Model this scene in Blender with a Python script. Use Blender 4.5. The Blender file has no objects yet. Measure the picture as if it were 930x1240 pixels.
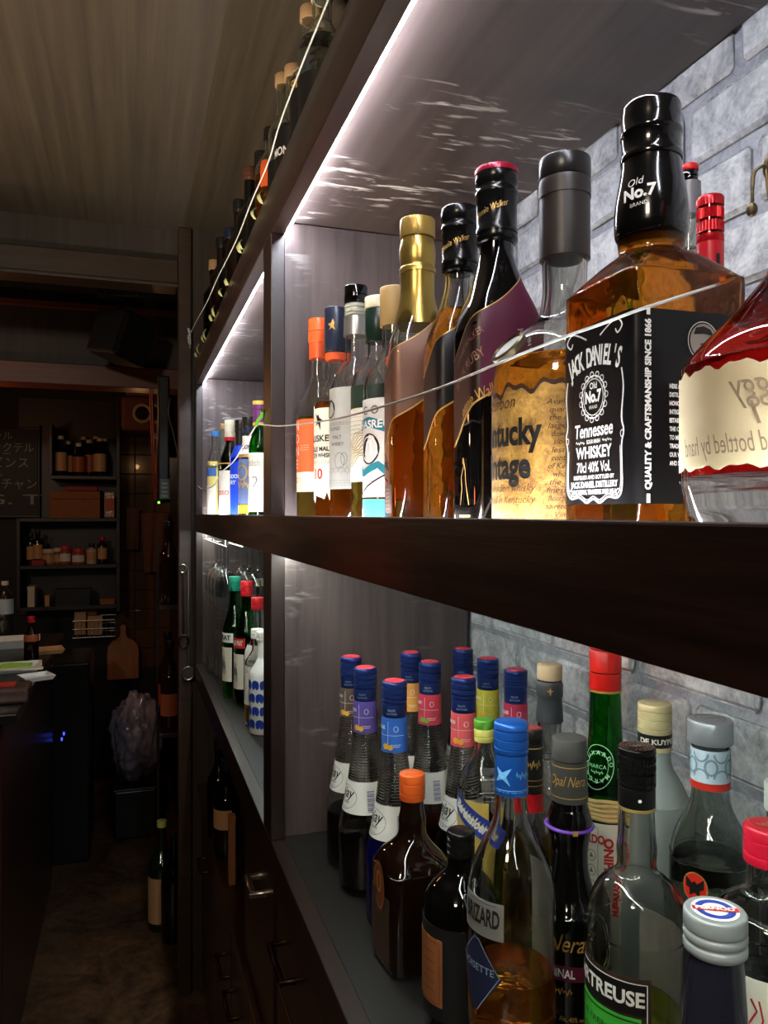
import bpy, bmesh, math, random
from math import sin, cos, pi, radians, sqrt, atan2, atan
from mathutils import Vector, Matrix, noise
random.seed(7)
S = bpy.context.scene
C = S.collection
Z0 = 1.45                       # camera height; all z below are relative to it unless noted
YAW = radians(18.13)
F = 931.0

# ---------------------------------------------------------------- camera
cam = bpy.data.cameras.new('camera')
cam.sensor_fit = 'VERTICAL'; cam.sensor_height = 36; cam.lens = F/1240*36
cam.shift_y = 0.0012; cam.clip_start = .02
co = bpy.data.objects.new('camera', cam); C.objects.link(co)
co.location = (0, 0, Z0); co.rotation_euler = (pi/2, 0, -YAW)
S.camera = co

# ---------------------------------------------------------------- world, exposure, lamps
w = bpy.data.worlds.new('world'); S.world = w; w.use_nodes = True
w.node_tree.nodes['Background'].inputs[0].default_value = (.010, .009, .008, 1)
w.node_tree.nodes['Background'].inputs[1].default_value = 1.0
S.view_settings.view_transform = 'Standard'; S.view_settings.look = 'None'
S.view_settings.exposure = 0.0; S.view_settings.gamma = 1
S.cycles.max_bounces = 18; S.cycles.transmission_bounces = 14; S.cycles.glossy_bounces = 5
S.cycles.diffuse_bounces = 3; S.cycles.transparent_max_bounces = 12
S.cycles.caustics_reflective = False; S.cycles.caustics_refractive = True
S.cycles.blur_glossy = .6; S.cycles.sample_clamp_indirect = 4
S.cycles.use_denoising = True

LED_TOP, LED_LOW, LED_FLOOR = 160.0, 54.0, 110.0

def light(name, kind, loc, energy, color, size=.1, target=None, size_y=None, spot=None):
    l = bpy.data.lights.new(name, kind); l.energy = energy; l.color = color
    if kind == 'AREA':
        l.size = size
        if size_y: l.shape = 'RECTANGLE'; l.size_y = size_y
    else: l.shadow_soft_size = size
    if spot: l.spot_size = spot; l.spot_blend = .8
    o = bpy.data.objects.new(name, l); C.objects.link(o)
    o.location = (loc[0], loc[1], loc[2]+Z0)
    if target is not None:
        d = Vector(target) - Vector(loc)
        o.rotation_euler = d.to_track_quat('-Z', 'Y').to_euler()
    return o
# unseen fill lights, added for the ceiling, rail, shelf front, kitchen and passage
light('ceiling_fill_spot', 'SPOT', (-.50, .90, -.50), 95.0, (1, .87, .68), .12, (.0, 1.30, .86), spot=radians(84))  # unseen spot added to brighten the room ceiling
light('red_rail_fill', 'SPOT', (-.55, .62, -.12), 9.0, (1, .16, .05), .05, (.178, .63, -.04), spot=radians(26))  # added for the red glow on the middle rail, no known source
light('warm_front_fill', 'AREA', (-.9, -.7, .8), 14.0, (1, .84, .66), .25, (.3, .7, 0))  # unseen warm fill added behind the camera for the shelf front
light('kitchen_fill', 'POINT', (-.62, 3.15, .42), 1.5, (1, .36, .13), .05)  # unseen point light added to warm the kitchen
light('passage_wall_fill', 'POINT', (-.80, 2.80, .25), 2.8, (1, .62, .36), .03)  # unseen, added so the wall over the passage glows softly
light('passage_glint_fill', 'POINT', (.03, 3.35, .32), 0.30, (1, .5, .2), .015)  # unseen, added for the tiles and orange glints on dark bottles

# ---------------------------------------------------------------- helpers
def lin(c):
    return tuple(((v/255)/12.92 if v/255 <= .04045 else ((v/255+.055)/1.055)**2.4) for v in c)

def P(px, py, d):
    r = (px-465)/F*d; z = (621.0-py)/F*d
    return Vector((sin(YAW)*d + cos(YAW)*r, cos(YAW)*d - sin(YAW)*r, z))

MATS = {}
def pm(name, col, rough=.4, metal=0, trans=0, ior=1.45, coat=0, emis=None, estr=0, var=.06, bump=0, scale=40, sheen=0):
    """procedural principled material with slight noise in colour / relief"""
    if name in MATS: return MATS[name]
    m = bpy.data.materials.new(name); m.use_nodes = True
    nt = m.node_tree; b = nt.nodes['Principled BSDF']
    c = lin(col)
    b.inputs['Roughness'].default_value = rough; b.inputs['Metallic'].default_value = metal
    b.inputs['Transmission Weight'].default_value = trans; b.inputs['IOR'].default_value = ior
    b.inputs['Coat Weight'].default_value = coat
    b.inputs['Base Color'].default_value = (*c, 1)
    if emis:
        b.inputs['Emission Color'].default_value = (*lin(emis), 1); b.inputs['Emission Strength'].default_value = estr
    if trans == 0 and var:
        tc = nt.nodes.new('ShaderNodeTexCoord'); n = nt.nodes.new('ShaderNodeTexNoise')
        n.inputs['Scale'].default_value = scale; n.inputs['Detail'].default_value = 3
        nt.links.new(tc.outputs['Object'], n.inputs['Vector'])
        mx = nt.nodes.new('ShaderNodeMix'); mx.data_type = 'RGBA'
        mx.inputs['A'].default_value = (*[v*(1-var*2) for v in c], 1); mx.inputs['B'].default_value = (*[min(1, v*(1+var*2)) for v in c], 1)
        nt.links.new(n.outputs['Fac'], mx.inputs['Factor']); nt.links.new(mx.outputs['Result'], b.inputs['Base Color'])
        if bump:
            bp = nt.nodes.new('ShaderNodeBump'); bp.inputs['Strength'].default_value = bump; bp.inputs['Distance'].default_value = .002
            nt.links.new(n.outputs['Fac'], bp.inputs['Height']); nt.links.new(bp.outputs['Normal'], b.inputs['Normal'])
    MATS[name] = m
    return m

def wood(name, c1, c2, rough=.4, axis='Y', scale=6, stretch=.06, scratch=0, bump=.15, coat=0):
    if name in MATS: return MATS[name]
    m = bpy.data.materials.new(name); m.use_nodes = True
    nt = m.node_tree; b = nt.nodes['Principled BSDF']; L = nt.links
    tc = nt.nodes.new('ShaderNodeTexCoord'); mp = nt.nodes.new('ShaderNodeMapping')
    sc = {'X': (stretch, 1, 1), 'Y': (1, stretch, 1), 'Z': (1, 1, stretch)}[axis]
    mp.inputs['Scale'].default_value = sc
    L.new(tc.outputs['Object'], mp.inputs['Vector'])
    n = nt.nodes.new('ShaderNodeTexNoise'); n.inputs['Scale'].default_value = scale*14; n.inputs['Detail'].default_value = 6; n.inputs['Roughness'].default_value = .65
    L.new(mp.outputs[0], n.inputs['Vector'])
    cr = nt.nodes.new('ShaderNodeValToRGB')
    cr.color_ramp.elements[0].position = .3; cr.color_ramp.elements[0].color = (*lin(c1), 1)
    cr.color_ramp.elements[1].position = .72; cr.color_ramp.elements[1].color = (*lin(c2), 1)
    L.new(n.outputs['Fac'], cr.inputs[0])
    col = cr.outputs[0]
    if scratch:
        m2 = nt.nodes.new('ShaderNodeMapping'); m2.inputs['Scale'].default_value = (22, 120, 90); m2.inputs['Rotation'].default_value = (0, 0, .35)
        L.new(tc.outputs['Object'], m2.inputs['Vector'])
        n2 = nt.nodes.new('ShaderNodeTexNoise'); n2.inputs['Scale'].default_value = 1.0; n2.inputs['Detail'].default_value = 4; n2.inputs['Distortion'].default_value = .5
        L.new(m2.outputs[0], n2.inputs['Vector'])
        c2r = nt.nodes.new('ShaderNodeValToRGB'); c2r.color_ramp.elements[0].position = .57; c2r.color_ramp.elements[1].position = .68
        L.new(n2.outputs['Fac'], c2r.inputs[0])
        n3 = nt.nodes.new('ShaderNodeTexNoise'); n3.inputs['Scale'].default_value = 6; L.new(tc.outputs['Object'], n3.inputs['Vector'])
        c3r = nt.nodes.new('ShaderNodeValToRGB'); c3r.color_ramp.elements[0].position = .46; c3r.color_ramp.elements[1].position = .66
        L.new(n3.outputs['Fac'], c3r.inputs[0])
        mu = nt.nodes.new('ShaderNodeMath'); mu.operation = 'MULTIPLY'; L.new(c2r.outputs[0], mu.inputs[0]); L.new(c3r.outputs[0], mu.inputs[1])
        mv = nt.nodes.new('ShaderNodeMath'); mv.operation = 'MULTIPLY'; L.new(mu.outputs[0], mv.inputs[0]); mv.inputs[1].default_value = scratch
        mx = nt.nodes.new('ShaderNodeMix'); mx.data_type = 'RGBA'; mx.inputs['B'].default_value = (*lin((205, 200, 196)), 1)
        L.new(mv.outputs[0], mx.inputs['Factor']); L.new(col, mx.inputs['A']); col = mx.outputs['Result']
    L.new(col, b.inputs['Base Color'])
    b.inputs['Roughness'].default_value = rough; b.inputs['Coat Weight'].default_value = coat; b.inputs['Coat Roughness'].default_value = .15
    bp = nt.nodes.new('ShaderNodeBump'); bp.inputs['Strength'].default_value = bump; bp.inputs['Distance'].default_value = .001
    L.new(n.outputs['Fac'], bp.inputs['Height']); L.new(bp.outputs[0], b.inputs['Normal'])
    MATS[name] = m
    return m

def stone(name, c1, c2, rough=.5, scale=26):
    if name in MATS: return MATS[name]
    m = bpy.data.materials.new(name); m.use_nodes = True
    nt = m.node_tree; b = nt.nodes['Principled BSDF']; L = nt.links
    g = nt.nodes.new('ShaderNodeNewGeometry')
    n = nt.nodes.new('ShaderNodeTexNoise'); n.inputs['Scale'].default_value = scale; n.inputs['Detail'].default_value = 8; n.inputs['Roughness'].default_value = .72; n.inputs['Distortion'].default_value = 1.2
    L.new(g.outputs['Position'], n.inputs['Vector'])
    n2 = nt.nodes.new('ShaderNodeTexNoise'); n2.inputs['Scale'].default_value = scale*9; n2.inputs['Detail'].default_value = 4
    L.new(g.outputs['Position'], n2.inputs['Vector'])
    ad = nt.nodes.new('ShaderNodeMath'); ad.operation = 'MULTIPLY_ADD'; L.new(n2.outputs['Fac'], ad.inputs[0]); ad.inputs[1].default_value = .35; L.new(n.outputs['Fac'], ad.inputs[2])
    cr = nt.nodes.new('ShaderNodeValToRGB')
    cr.color_ramp.elements[0].position = .50; cr.color_ramp.elements[0].color = (*lin(c1), 1)
    cr.color_ramp.elements[1].position = .92; cr.color_ramp.elements[1].color = (*lin(c2), 1)
    L.new(ad.outputs[0], cr.inputs[0]); L.new(cr.outputs[0], b.inputs['Base Color'])
    bp = nt.nodes.new('ShaderNodeBump'); bp.inputs['Strength'].default_value = .7; bp.inputs['Distance'].default_value = .0015
    L.new(ad.outputs[0], bp.inputs['Height']); L.new(bp.outputs[0], b.inputs['Normal'])
    b.inputs['Roughness'].default_value = rough
    MATS[name] = m
    return m

def glow(name, col, strength):
    if name in MATS: return MATS[name]
    m = bpy.data.materials.new(name); m.use_nodes = True
    b = m.node_tree.nodes['Principled BSDF']
    b.inputs['Base Color'].default_value = (.6, .6, .6, 1)
    b.inputs['Emission Color'].default_value = (*col, 1); b.inputs['Emission Strength'].default_value = strength
    MATS[name] = m
    return m

def tag(o, label=None, cat=None, group=None, kind=None):
    if label: o['label'] = label
    if cat: o['category'] = cat
    if group: o['group'] = group
    if kind: o['kind'] = kind
    return o

def empty(name, loc, label=None, cat=None, group=None):
    o = bpy.data.objects.new(name, None); C.objects.link(o)
    o.empty_display_size = .02
    o.location = (loc[0], loc[1], loc[2]+Z0)
    return tag(o, label, cat, group)

def wloc(p):
    v = Vector((0, 0, 0))
    while p is not None:
        v += p.location; p = p.parent
    return v

def mesh(name, V, Fc, mat, parent=None, smooth=False, world=False):
    """V in the parent's local frame, or (world=True) in camera-height-relative world coordinates"""
    me = bpy.data.meshes.new(name)
    if world:
        off = Vector((0, 0, Z0)) - wloc(parent)
        V = [Vector(v)+off for v in V]
    me.from_pydata([tuple(v) for v in V], [], Fc)
    me.validate()
    if smooth:
        me.polygons.foreach_set('use_smooth', [True]*len(me.polygons))
        try: me.set_sharp_from_angle(angle=radians(50))
        except Exception: pass
    me.materials.append(mat)
    o = bpy.data.objects.new(name, me); C.objects.link(o)
    if parent is not None: o.parent = parent
    return o

def boxes(name, lst, mat, parent=None, bevel=.0015, rot=None, world=True, jitter=0):
    """one mesh from several boxes [(x0,x1,y0,y1,z0,z1)], bevelled"""
    bm = bmesh.new()
    for (x0, x1, y0, y1, z0, z1) in lst:
        r = bmesh.ops.create_cube(bm, size=1)
        for v in r['verts']:
            v.co = Vector(((x0+x1)/2+v.co.x*(x1-x0), (y0+y1)/2+v.co.y*(y1-y0), (z0+z1)/2+v.co.z*(z1-z0)))
            if jitter: v.co += Vector([random.uniform(-jitter, jitter) for _ in range(3)])
    if bevel:
        bmesh.ops.bevel(bm, geom=bm.edges[:], offset=bevel, segments=1 if jitter else 2, affect='EDGES', profile=.5)
    if rot:
        c, ang, ax = rot
        bmesh.ops.rotate(bm, verts=bm.verts, cent=Vector(c), matrix=Matrix.Rotation(ang, 3, ax))
    off = (Vector((0, 0, Z0)) - wloc(parent)) if world else Vector((0, 0, 0))
    for v in bm.verts: v.co += off
    me = bpy.data.meshes.new(name); bm.to_mesh(me); bm.free()
    me.materials.append(mat)
    o = bpy.data.objects.new(name, me); C.objects.link(o)
    if parent is not None: o.parent = parent
    return o
def bx(name, x0, x1, y0, y1, z0, z1, mat, parent=None, bevel=.0015, rot=None, jitter=0):
    return boxes(name, [(x0, x1, y0, y1, z0, z1)], mat, parent, bevel, rot, True, jitter)

def tube(name, pts, r, mat, parent=None, segs=8, world=True, closed=False, taper=None):
    pts = [Vector(p) for p in pts]
    V, Fc = [], []
    n = len(pts)
    for i, p in enumerate(pts):
        a = pts[(i-1) % n] if closed else pts[max(0, i-1)]
        b = pts[(i+1) % n] if closed else pts[min(n-1, i+1)]
        t = (b-a).normalized()
        u = t.cross(Vector((0, 0, 1)))
        if u.length < .05: u = t.cross(Vector((0, 1, 0)))
        u.normalize(); v = t.cross(u)
        rr = r*(taper[i] if taper else 1)
        for k in range(segs):
            q = 2*pi*k/segs
            V.append(p + u*cos(q)*rr + v*sin(q)*rr)
    m = n if closed else n-1
    for i in range(m):
        for k in range(segs):
            a = i*segs+k; b = i*segs+(k+1) % segs
            j = ((i+1) % n)*segs
            Fc.append((a, b, j+(k+1) % segs, j+k))
    if not closed:
        Fc.append(tuple(range(segs-1, -1, -1))); Fc.append(tuple((n-1)*segs+k for k in range(segs)))
    return mesh(name, V, Fc, mat, parent, True, world)

def smooth_path(pts, k=6):
    out = []
    pts = [Vector(p) for p in pts]
    for i in range(len(pts)-1):
        p0 = pts[max(0, i-1)]; p1 = pts[i]; p2 = pts[i+1]; p3 = pts[min(len(pts)-1, i+2)]
        for j in range(k):
            t = j/k
            out.append(.5*((2*p1)+(p2-p0)*t+(2*p0-5*p1+4*p2-p3)*t*t+(3*p1-p0-3*p2+p3)*t**3))
    out.append(pts[-1])
    return out

# ---- profiles: list of (z, r[, n]) ; repeated point = hard corner
def dense(pts, k=4):
    pts = [(p[0], p[1], p[2] if len(p) > 2 else 2) for p in pts]
    segs = []; cur = [pts[0]]
    for p in pts[1:]:
        if p == cur[-1]:
            segs.append(cur); cur = [p]
        else: cur.append(p)
    segs.append(cur)
    out = []
    for s in segs:
        if len(s) < 2: continue
        for i in range(len(s)-1):
            p0 = s[max(0, i-1)]; p1 = s[i]; p2 = s[i+1]; p3 = s[min(len(s)-1, i+2)]
            straight = abs(p2[1]-p1[1]) < 1e-6
            kk = 1 if straight else k
            for j in range(kk):
                t = j/kk
                q = []
                for a in range(3):
                    lo, hi = min(p1[a], p2[a]), max(p1[a], p2[a])
                    v = .5*(2*p1[a]+(p2[a]-p0[a])*t+(2*p0[a]-5*p1[a]+4*p2[a]-p3[a])*t*t+(3*p1[a]-p0[a]-3*p2[a]+p3[a])*t**3)
                    q.append(min(max(v, lo), hi))
                out.append(tuple(q))
        out.append(s[-1])
    res = [out[0]]
    for q in out[1:]:
        if abs(q[0]-res[-1][0])+abs(q[1]-res[-1][1]) > 1e-6: res.append(q)
    return res

def ring(z, r, n, N, asp, rot):
    o = []
    for k in range(N):
        t = 2*pi*k/N
        c, s = cos(t), sin(t)
        x = math.copysign(abs(c)**(2/n), c)*r; y = math.copysign(abs(s)**(2/n), s)*r*asp
        o.append(Vector((x*cos(rot)-y*sin(rot), x*sin(rot)+y*cos(rot), z)))
    return o

def lathe(name, prof, mat, parent, N=40, asp=1, rot=0, closed=True, knurl=None):
    """prof: dense list (z,r,n); a surface of superelliptic rings; ends capped when closed"""
    V, Fc = [], []
    for i, (z, r, n) in enumerate(prof):
        rg = ring(z, max(r, 1e-5), n, N, asp, rot)
        if knurl and knurl[0] <= z <= knurl[1]:
            for k in range(0, N, 2):
                f = 1-knurl[2]/r
                rg[k].x *= f; rg[k].y *= f
        V += rg
    for i in range(len(prof)-1):
        for k in range(N):
            a = i*N+k; b = i*N+(k+1) % N
            Fc.append((a, b, b+N, a+N))
    if closed:
        L = len(prof)-1
        Fc.append(tuple(range(N-1, -1, -1)))
        Fc.append(tuple(L*N+k for k in range(N)))
    return mesh(name, V, Fc, mat, parent, True)

def interp(prof, z):
    if z <= prof[0][0]: return prof[0][1], prof[0][2]
    for a, b in zip(prof, prof[1:]):
        if a[0] <= z <= b[0] and b[0] > a[0]:
            t = (z-a[0])/(b[0]-a[0]); return a[1]+(b[1]-a[1])*t, a[2]+(b[2]-a[2])*t
    return prof[-1][1], prof[-1][2]

class Body:
    def __init__(s, prof, asp=1, rot=0, N=40):
        s.p = dense(prof); s.asp = asp; s.rot = rot; s.N = N
    def pt(s, phi, z, off=0):
        r, n = interp(s.p, z)
        a = phi-s.rot
        R = r/((abs(cos(a))**n+abs(sin(a)/s.asp)**n)**(1/n)) + off
        return Vector((R*cos(phi), R*sin(phi), z))
    def angle(s, phic, x, z):
        r, n = interp(s.p, z)
        a = phic-s.rot
        R = r/((abs(cos(a))**n+abs(sin(a)/s.asp)**n)**(1/n))
        return phic + (atan(x/R) if n > 3.5 else x/R)

def glass(name, B, mat, parent, t=.0024, base=.007):
    """closed shell: outer wall up, inner wall down"""
    pts = [(z, r, n) for z, r, n in B.p]
    inner = [(z, max(r-t, .002), n) for z, r, n in pts if z > base+.004]
    ri, ni = interp(B.p, base+.004)
    inner = [(base, (ri-t)*.55, ni), (base+.0012, (ri-t)*.86, ni)] + inner
    prof = pts+inner[::-1]
    return lathe(name, prof, mat, parent, B.N, B.asp, B.rot)

def liquid(B, level, mat, parent, t=.0024, base=.007):
    inner = [(z, max(r-t+.0002, .002), n) for z, r, n in B.p if base+.004 < z < level]
    ri, ni = interp(B.p, base+.004)
    rl, nl = interp(B.p, level)
    prof = [(base-.0002, (ri-t)*.55, ni), (base+.001, (ri-t)*.87, ni)]+inner+[(level-.0004, rl-t+.0002, nl), (level, rl-t-.0006, nl)]
    return lathe('liquid', prof, mat, parent, B.N, B.asp, B.rot)

def label(B, z0, z1, phic, half, mat, parent, name='label', off=.0005, top=None, bot=None, nseg=18, edge=None):
    """thin paper patch on the body. half in radians. top/bot: functions u in -1..1 -> z offset"""
    V, Fc = [], []
    nz = 6
    for i in range(nz+1):
        for k in range(nseg+1):
            u = -1+2*k/nseg
            a = z0+(bot(u) if bot else 0); b = z1+(top(u) if top else 0)
            z = a+(b-a)*i/nz
            V.append(B.pt(phic+u*half, z, off))
    m = nseg+1
    for i in range(nz):
        for k in range(nseg):
            Fc.append((i*m+k, i*m+k+1, (i+1)*m+k+1, (i+1)*m+k))
    nb = len(V)
    for i in range(nz+1):
        for k in range(nseg+1):
            V.append(V[i*m+k]-Vector((V[i*m+k].x, V[i*m+k].y, 0)).normalized()*.0003)
    for i in range(nz):
        for k in range(nseg):
            Fc.append((nb+i*m+k, nb+(i+1)*m+k, nb+(i+1)*m+k+1, nb+i*m+k+1))
    for k in range(nseg):
        Fc.append((k, nb+k, nb+k+1, k+1)); q = nz*m
        Fc.append((q+k, q+k+1, nb+q+k+1, nb+q+k))
    for i in range(nz):
        Fc.append((i*m, (i+1)*m, nb+(i+1)*m, nb+i*m)); q = nseg
        Fc.append((i*m+q, nb+i*m+q, nb+(i+1)*m+q, (i+1)*m+q))
    return mesh(name, V, Fc, mat, parent, True)

# ---- lettering
TCACHE = {}
def tmesh(s, bold=0, shear=0):
    key = (s, bold, shear)
    if key in TCACHE: return TCACHE[key]
    cu = bpy.data.curves.new('t', 'FONT'); cu.body = s; cu.size = 1; cu.align_x = 'CENTER'; cu.align_y = 'CENTER'
    cu.offset = bold; cu.shear = shear; cu.resolution_u = 3; cu.fill_mode = 'FRONT'
    o = bpy.data.objects.new('t', cu); C.objects.link(o)
    bpy.context.view_layer.update()
    me = bpy.data.meshes.new_from_object(o.evaluated_get(bpy.context.evaluated_depsgraph_get()))
    V = [v.co.copy() for v in me.vertices]; Fc = [tuple(p.vertices) for p in me.polygons]
    if V:                                       # normalise: unit em height, centred
        x0 = min(v.x for v in V); x1 = max(v.x for v in V)
        for v in V: v.x -= (x0+x1)/2
    bpy.data.objects.remove(o); bpy.data.meshes.remove(me); bpy.data.curves.remove(cu)
    TCACHE[key] = (V, Fc)
    return TCACHE[key]

class Ink:
    """collects lettering / flat print for one surface; f maps (x,y)->Vector"""
    def __init__(s, f): s.f = f; s.V = []; s.F = []
    def text(s, st, x, y, size, width=None, bold=0, shear=0, rot=0, mirror=False, sx=1):
        V, Fc = tmesh(st, bold, shear)
        if not V: return s
        W = max(v.x for v in V)-min(v.x for v in V)
        k = (width/W if width else size*sx)
        b = len(s.V)
        for v in V:
            a, c = v.x*k*(-1 if mirror else 1), v.y*size
            s.V.append(s.f(x+a*cos(rot)-c*sin(rot), y+a*sin(rot)+c*cos(rot)))
        s.F += [tuple(i+b for i in f) for f in Fc]
        return s
    def arc(s, st, cx, cy, R, size, a0, a1, bold=.02, inner=False):
        n = len(st)
        for i, ch in enumerate(st):
            if ch == ' ': continue
            a = a0+(a1-a0)*(i+.5)/n
            s.text(ch, cx+R*cos(a), cy+R*sin(a), size, bold=bold, rot=a-pi/2)
        return s
    def poly(s, pts):
        b = len(s.V); s.V += [s.f(*p) for p in pts]; s.F.append(tuple(range(b, b+len(pts)))); return s
    def rect(s, x, y, w, h): return s.line([(x-w/2, y), (x+w/2, y)], h)
    def line(s, pts, w, closed=False):
        q = []
        for i, p in enumerate(pts):
            q.append(p)
            if i+1 < len(pts) or closed:
                c = pts[(i+1) % len(pts)]; L_ = sqrt((c[0]-p[0])**2+(c[1]-p[1])**2); m = int(L_/.004)
                for j in range(1, m+1): q.append((p[0]+(c[0]-p[0])*j/(m+1), p[1]+(c[1]-p[1])*j/(m+1)))
        pts = q
        n = len(pts); b = len(s.V)
        for i, p in enumerate(pts):
            a = pts[(i-1) % n] if closed else pts[max(0, i-1)]; c = pts[(i+1) % n] if closed else pts[min(n-1, i+1)]
            dx, dy = c[0]-a[0], c[1]-a[1]; l = sqrt(dx*dx+dy*dy) or 1
            nx, ny = -dy/l*w/2, dx/l*w/2
            s.V += [s.f(p[0]+nx, p[1]+ny), s.f(p[0]-nx, p[1]-ny)]
        for i in range(n if closed else n-1):
            j = (i+1) % n
            s.F.append((b+2*i, b+2*i+1, b+2*j+1, b+2*j))
        return s
    def ell(s, cx, cy, rx, ry, w, n=28, a0=0, a1=2*pi):
        full = abs(a1-a0-2*pi) < .01
        pts = [(cx+rx*cos(a0+(a1-a0)*k/(n if full else n-1)), cy+ry*sin(a0+(a1-a0)*k/(n if full else n-1))) for k in range(n)]
        return s.line(pts, w, full)
    def disc(s, cx, cy, rx, ry, n=24):
        return s.poly([(cx+rx*cos(2*pi*k/n), cy+ry*sin(2*pi*k/n)) for k in range(n)])
    def make(s, name, mat, parent, world=False):
        if not s.V: return None
        return mesh(name, s.V, s.F, mat, parent, False, world)

def on(B, phic, zc, off=.0010):
    return lambda x, y: B.pt(B.angle(phic, x, zc+y), zc+y, off)
def squig(ink, x, y, w, h, n=9, lw=.0004):
    ink.line([(x-w/2+w*i/(n*3), y+h*sin(i*2.1)*.5*(1 if i % 2 else .4)) for i in range(n*3+1)], lw)
def finelines(ink, x, y0, y1, w, n, lw=.0004):
    """rows of small unreadable print"""
    for i in range(n):
        y = y0+(y1-y0)*i/max(1, n-1)
        xx = x-w/2
        while xx < x+w/2-.001:
            l = random.uniform(.0015, .005); l = min(l, x+w/2-xx)
            ink.line([(xx, y), (xx+l, y)], lw); xx += l+.0012

# ================================================================ THE SETTING
X0, X1, XB = .178, .198, .475          # front of the face frame, back of it, face of the bricks
ZU0, ZU1 = .381, .445                  # upper rail bottom / top
CEIL = .86
M_dark = wood('dark_wood', (21, 13, 11), (56, 36, 30), .36, 'Y', scale=4, bump=.3, coat=.15)
M_darkz = wood('dark_wood_upright', (26, 17, 15), (48, 34, 30), .35, 'Z', bump=.12)
M_panel = wood('worn_panel_wood', (66, 56, 55), (96, 84, 82), .36, 'Z', scale=4, scratch=.5, bump=.1)
M_under = wood('scratched_panel_wood', (52, 43, 41), (74, 63, 60), .36, 'Y', scale=4, scratch=1.0, bump=.1)
M_shelf = wood('shelf_top_wood', (24, 22, 21), (36, 33, 32), .42, 'Y', scale=3, scratch=.05, bump=.05)
M_wallp = wood('brown_wallpaper', (66, 57, 48), (92, 80, 66), .55, 'Y', scale=3, stretch=.03, bump=.2)
M_wallz = wood('brown_wall_board', (50, 42, 36), (72, 62, 53), .5, 'Z', scale=3, stretch=.05)
M_beam = wood('beam_wood', (46, 33, 24), (70, 52, 38), .4, 'X', scale=4)
M_red = wood('red_brown_wood', (84, 42, 28), (118, 62, 42), .4, 'X', scale=4)
M_floor = stone('dark_floor', (40, 29, 20), (122, 88, 60), .4, 5)
M_brick = stone('grey_brick_face', (118, 119, 124), (206, 207, 208), .5, 24)
M_joint = stone('brick_joint', (112, 114, 121), (164, 166, 173), .6, 40)
M_black = pm('black_paint', (16, 14, 14), .35)

st = lambda o: tag(o, kind='structure')
st(bx('floor', -2.2, 1.2, -2.2, 4.8, -1.50, -1.45, M_floor, bevel=0))
st(bx('ceiling', -2.2, 1.2, -2.2, 2.44, CEIL, CEIL+.05, M_wallp, bevel=0))
st(bx('trim_1', .132, .170, 2.385, 2.44, -1.45, CEIL, M_beam, bevel=.003))
st(bx('wall_far', .170, .52, 2.40, 2.50, -1.45, CEIL, M_wallz, bevel=0))
st(bx('wall_left', -2.2, -2.1, -2.2, 4.8, -1.45, 1.0, M_wallz, bevel=0))
st(bx('wall_back', -2.2, 1.2, -2.3, -2.2, -1.45, 1.0, M_wallz, bevel=0))
wr = st(bx('wall_right', XB+.004, .56, -2.2, 4.8, -1.45, 1.0, M_joint, bevel=0))
# lintel above the passage to the kitchen
st(bx('trim_2', -2.1, .132, 2.42, 2.50, .762, CEIL, M_wallz, bevel=0))
st(bx('trim_3', -2.1, .132, 2.39, 2.51, .688, .762, M_beam, bevel=.004))
st(bx('trim_4', -2.1, .132, 2.385, 2.40, .680, .690, M_beam, bevel=.002))
st(bx('ceiling_passage', -2.1, .6, 2.50, 4.8, .86, .91, M_wallz, bevel=0))
st(bx('trim_5', -2.1, .6, 3.06, 3.14, .548, .86, M_wallz, bevel=0))
st(bx('trim_6', -2.1, .6, 3.04, 3.06, .752, .775, M_red, bevel=.002))
st(bx('trim_7', -2.1, .6, 3.03, 3.16, .470, .548, M_red, bevel=.003))
wk = st(bx('wall_kitchen', -2.1, .6, 4.46, 4.55, -1.45, .9, pm('tile_grout', (22, 14, 12), .6), bevel=0))
st(bx('wall_passage', .20, .30, 2.50, 4.46, -1.45, .86, M_darkz, bevel=0))

# bricks of the right wall: only where the shelving leaves them in sight
BL = .162
def brick_row(z0, z1, off):
    k = -4
    ys = []
    while off+BL*k < 1.10:
        if off+BL*(k+1) > -.03: ys.append((max(-.05, off+BL*k), min(1.043, off+BL*(k+1))))
        k += 1
    for a, b in ys:
        if b-a < .03: continue
        bx('brick', XB-.0012+random.uniform(0, .0012), XB+.006, a+.0045, b-.0045, z0+.0045, z1-.0045, M_brick, wr, .0042, jitter=.0012)
for z0, z1, off in ((-.4725, -.411, .648), (-.411, -.3495, .567), (-.3495, -.288, .648), (-.288, -.2265, .60), (-.2265, -.165, .567), (-.165, -.1035, .648), (-.1035, -.042, .567),
                    (-.062, 0, .575), (0, .061, .496), (.061, .122, .575), (.122, .183, .496), (.183, .244, .575), (.244, .305, .496), (.305, .365, .575), (.365, .41, .515)):
    if z0 < -.05: z1 = min(z1, -.055) if z1 > -.055 else z1
    brick_row(max(z0, -.4435), z1, off)

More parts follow.
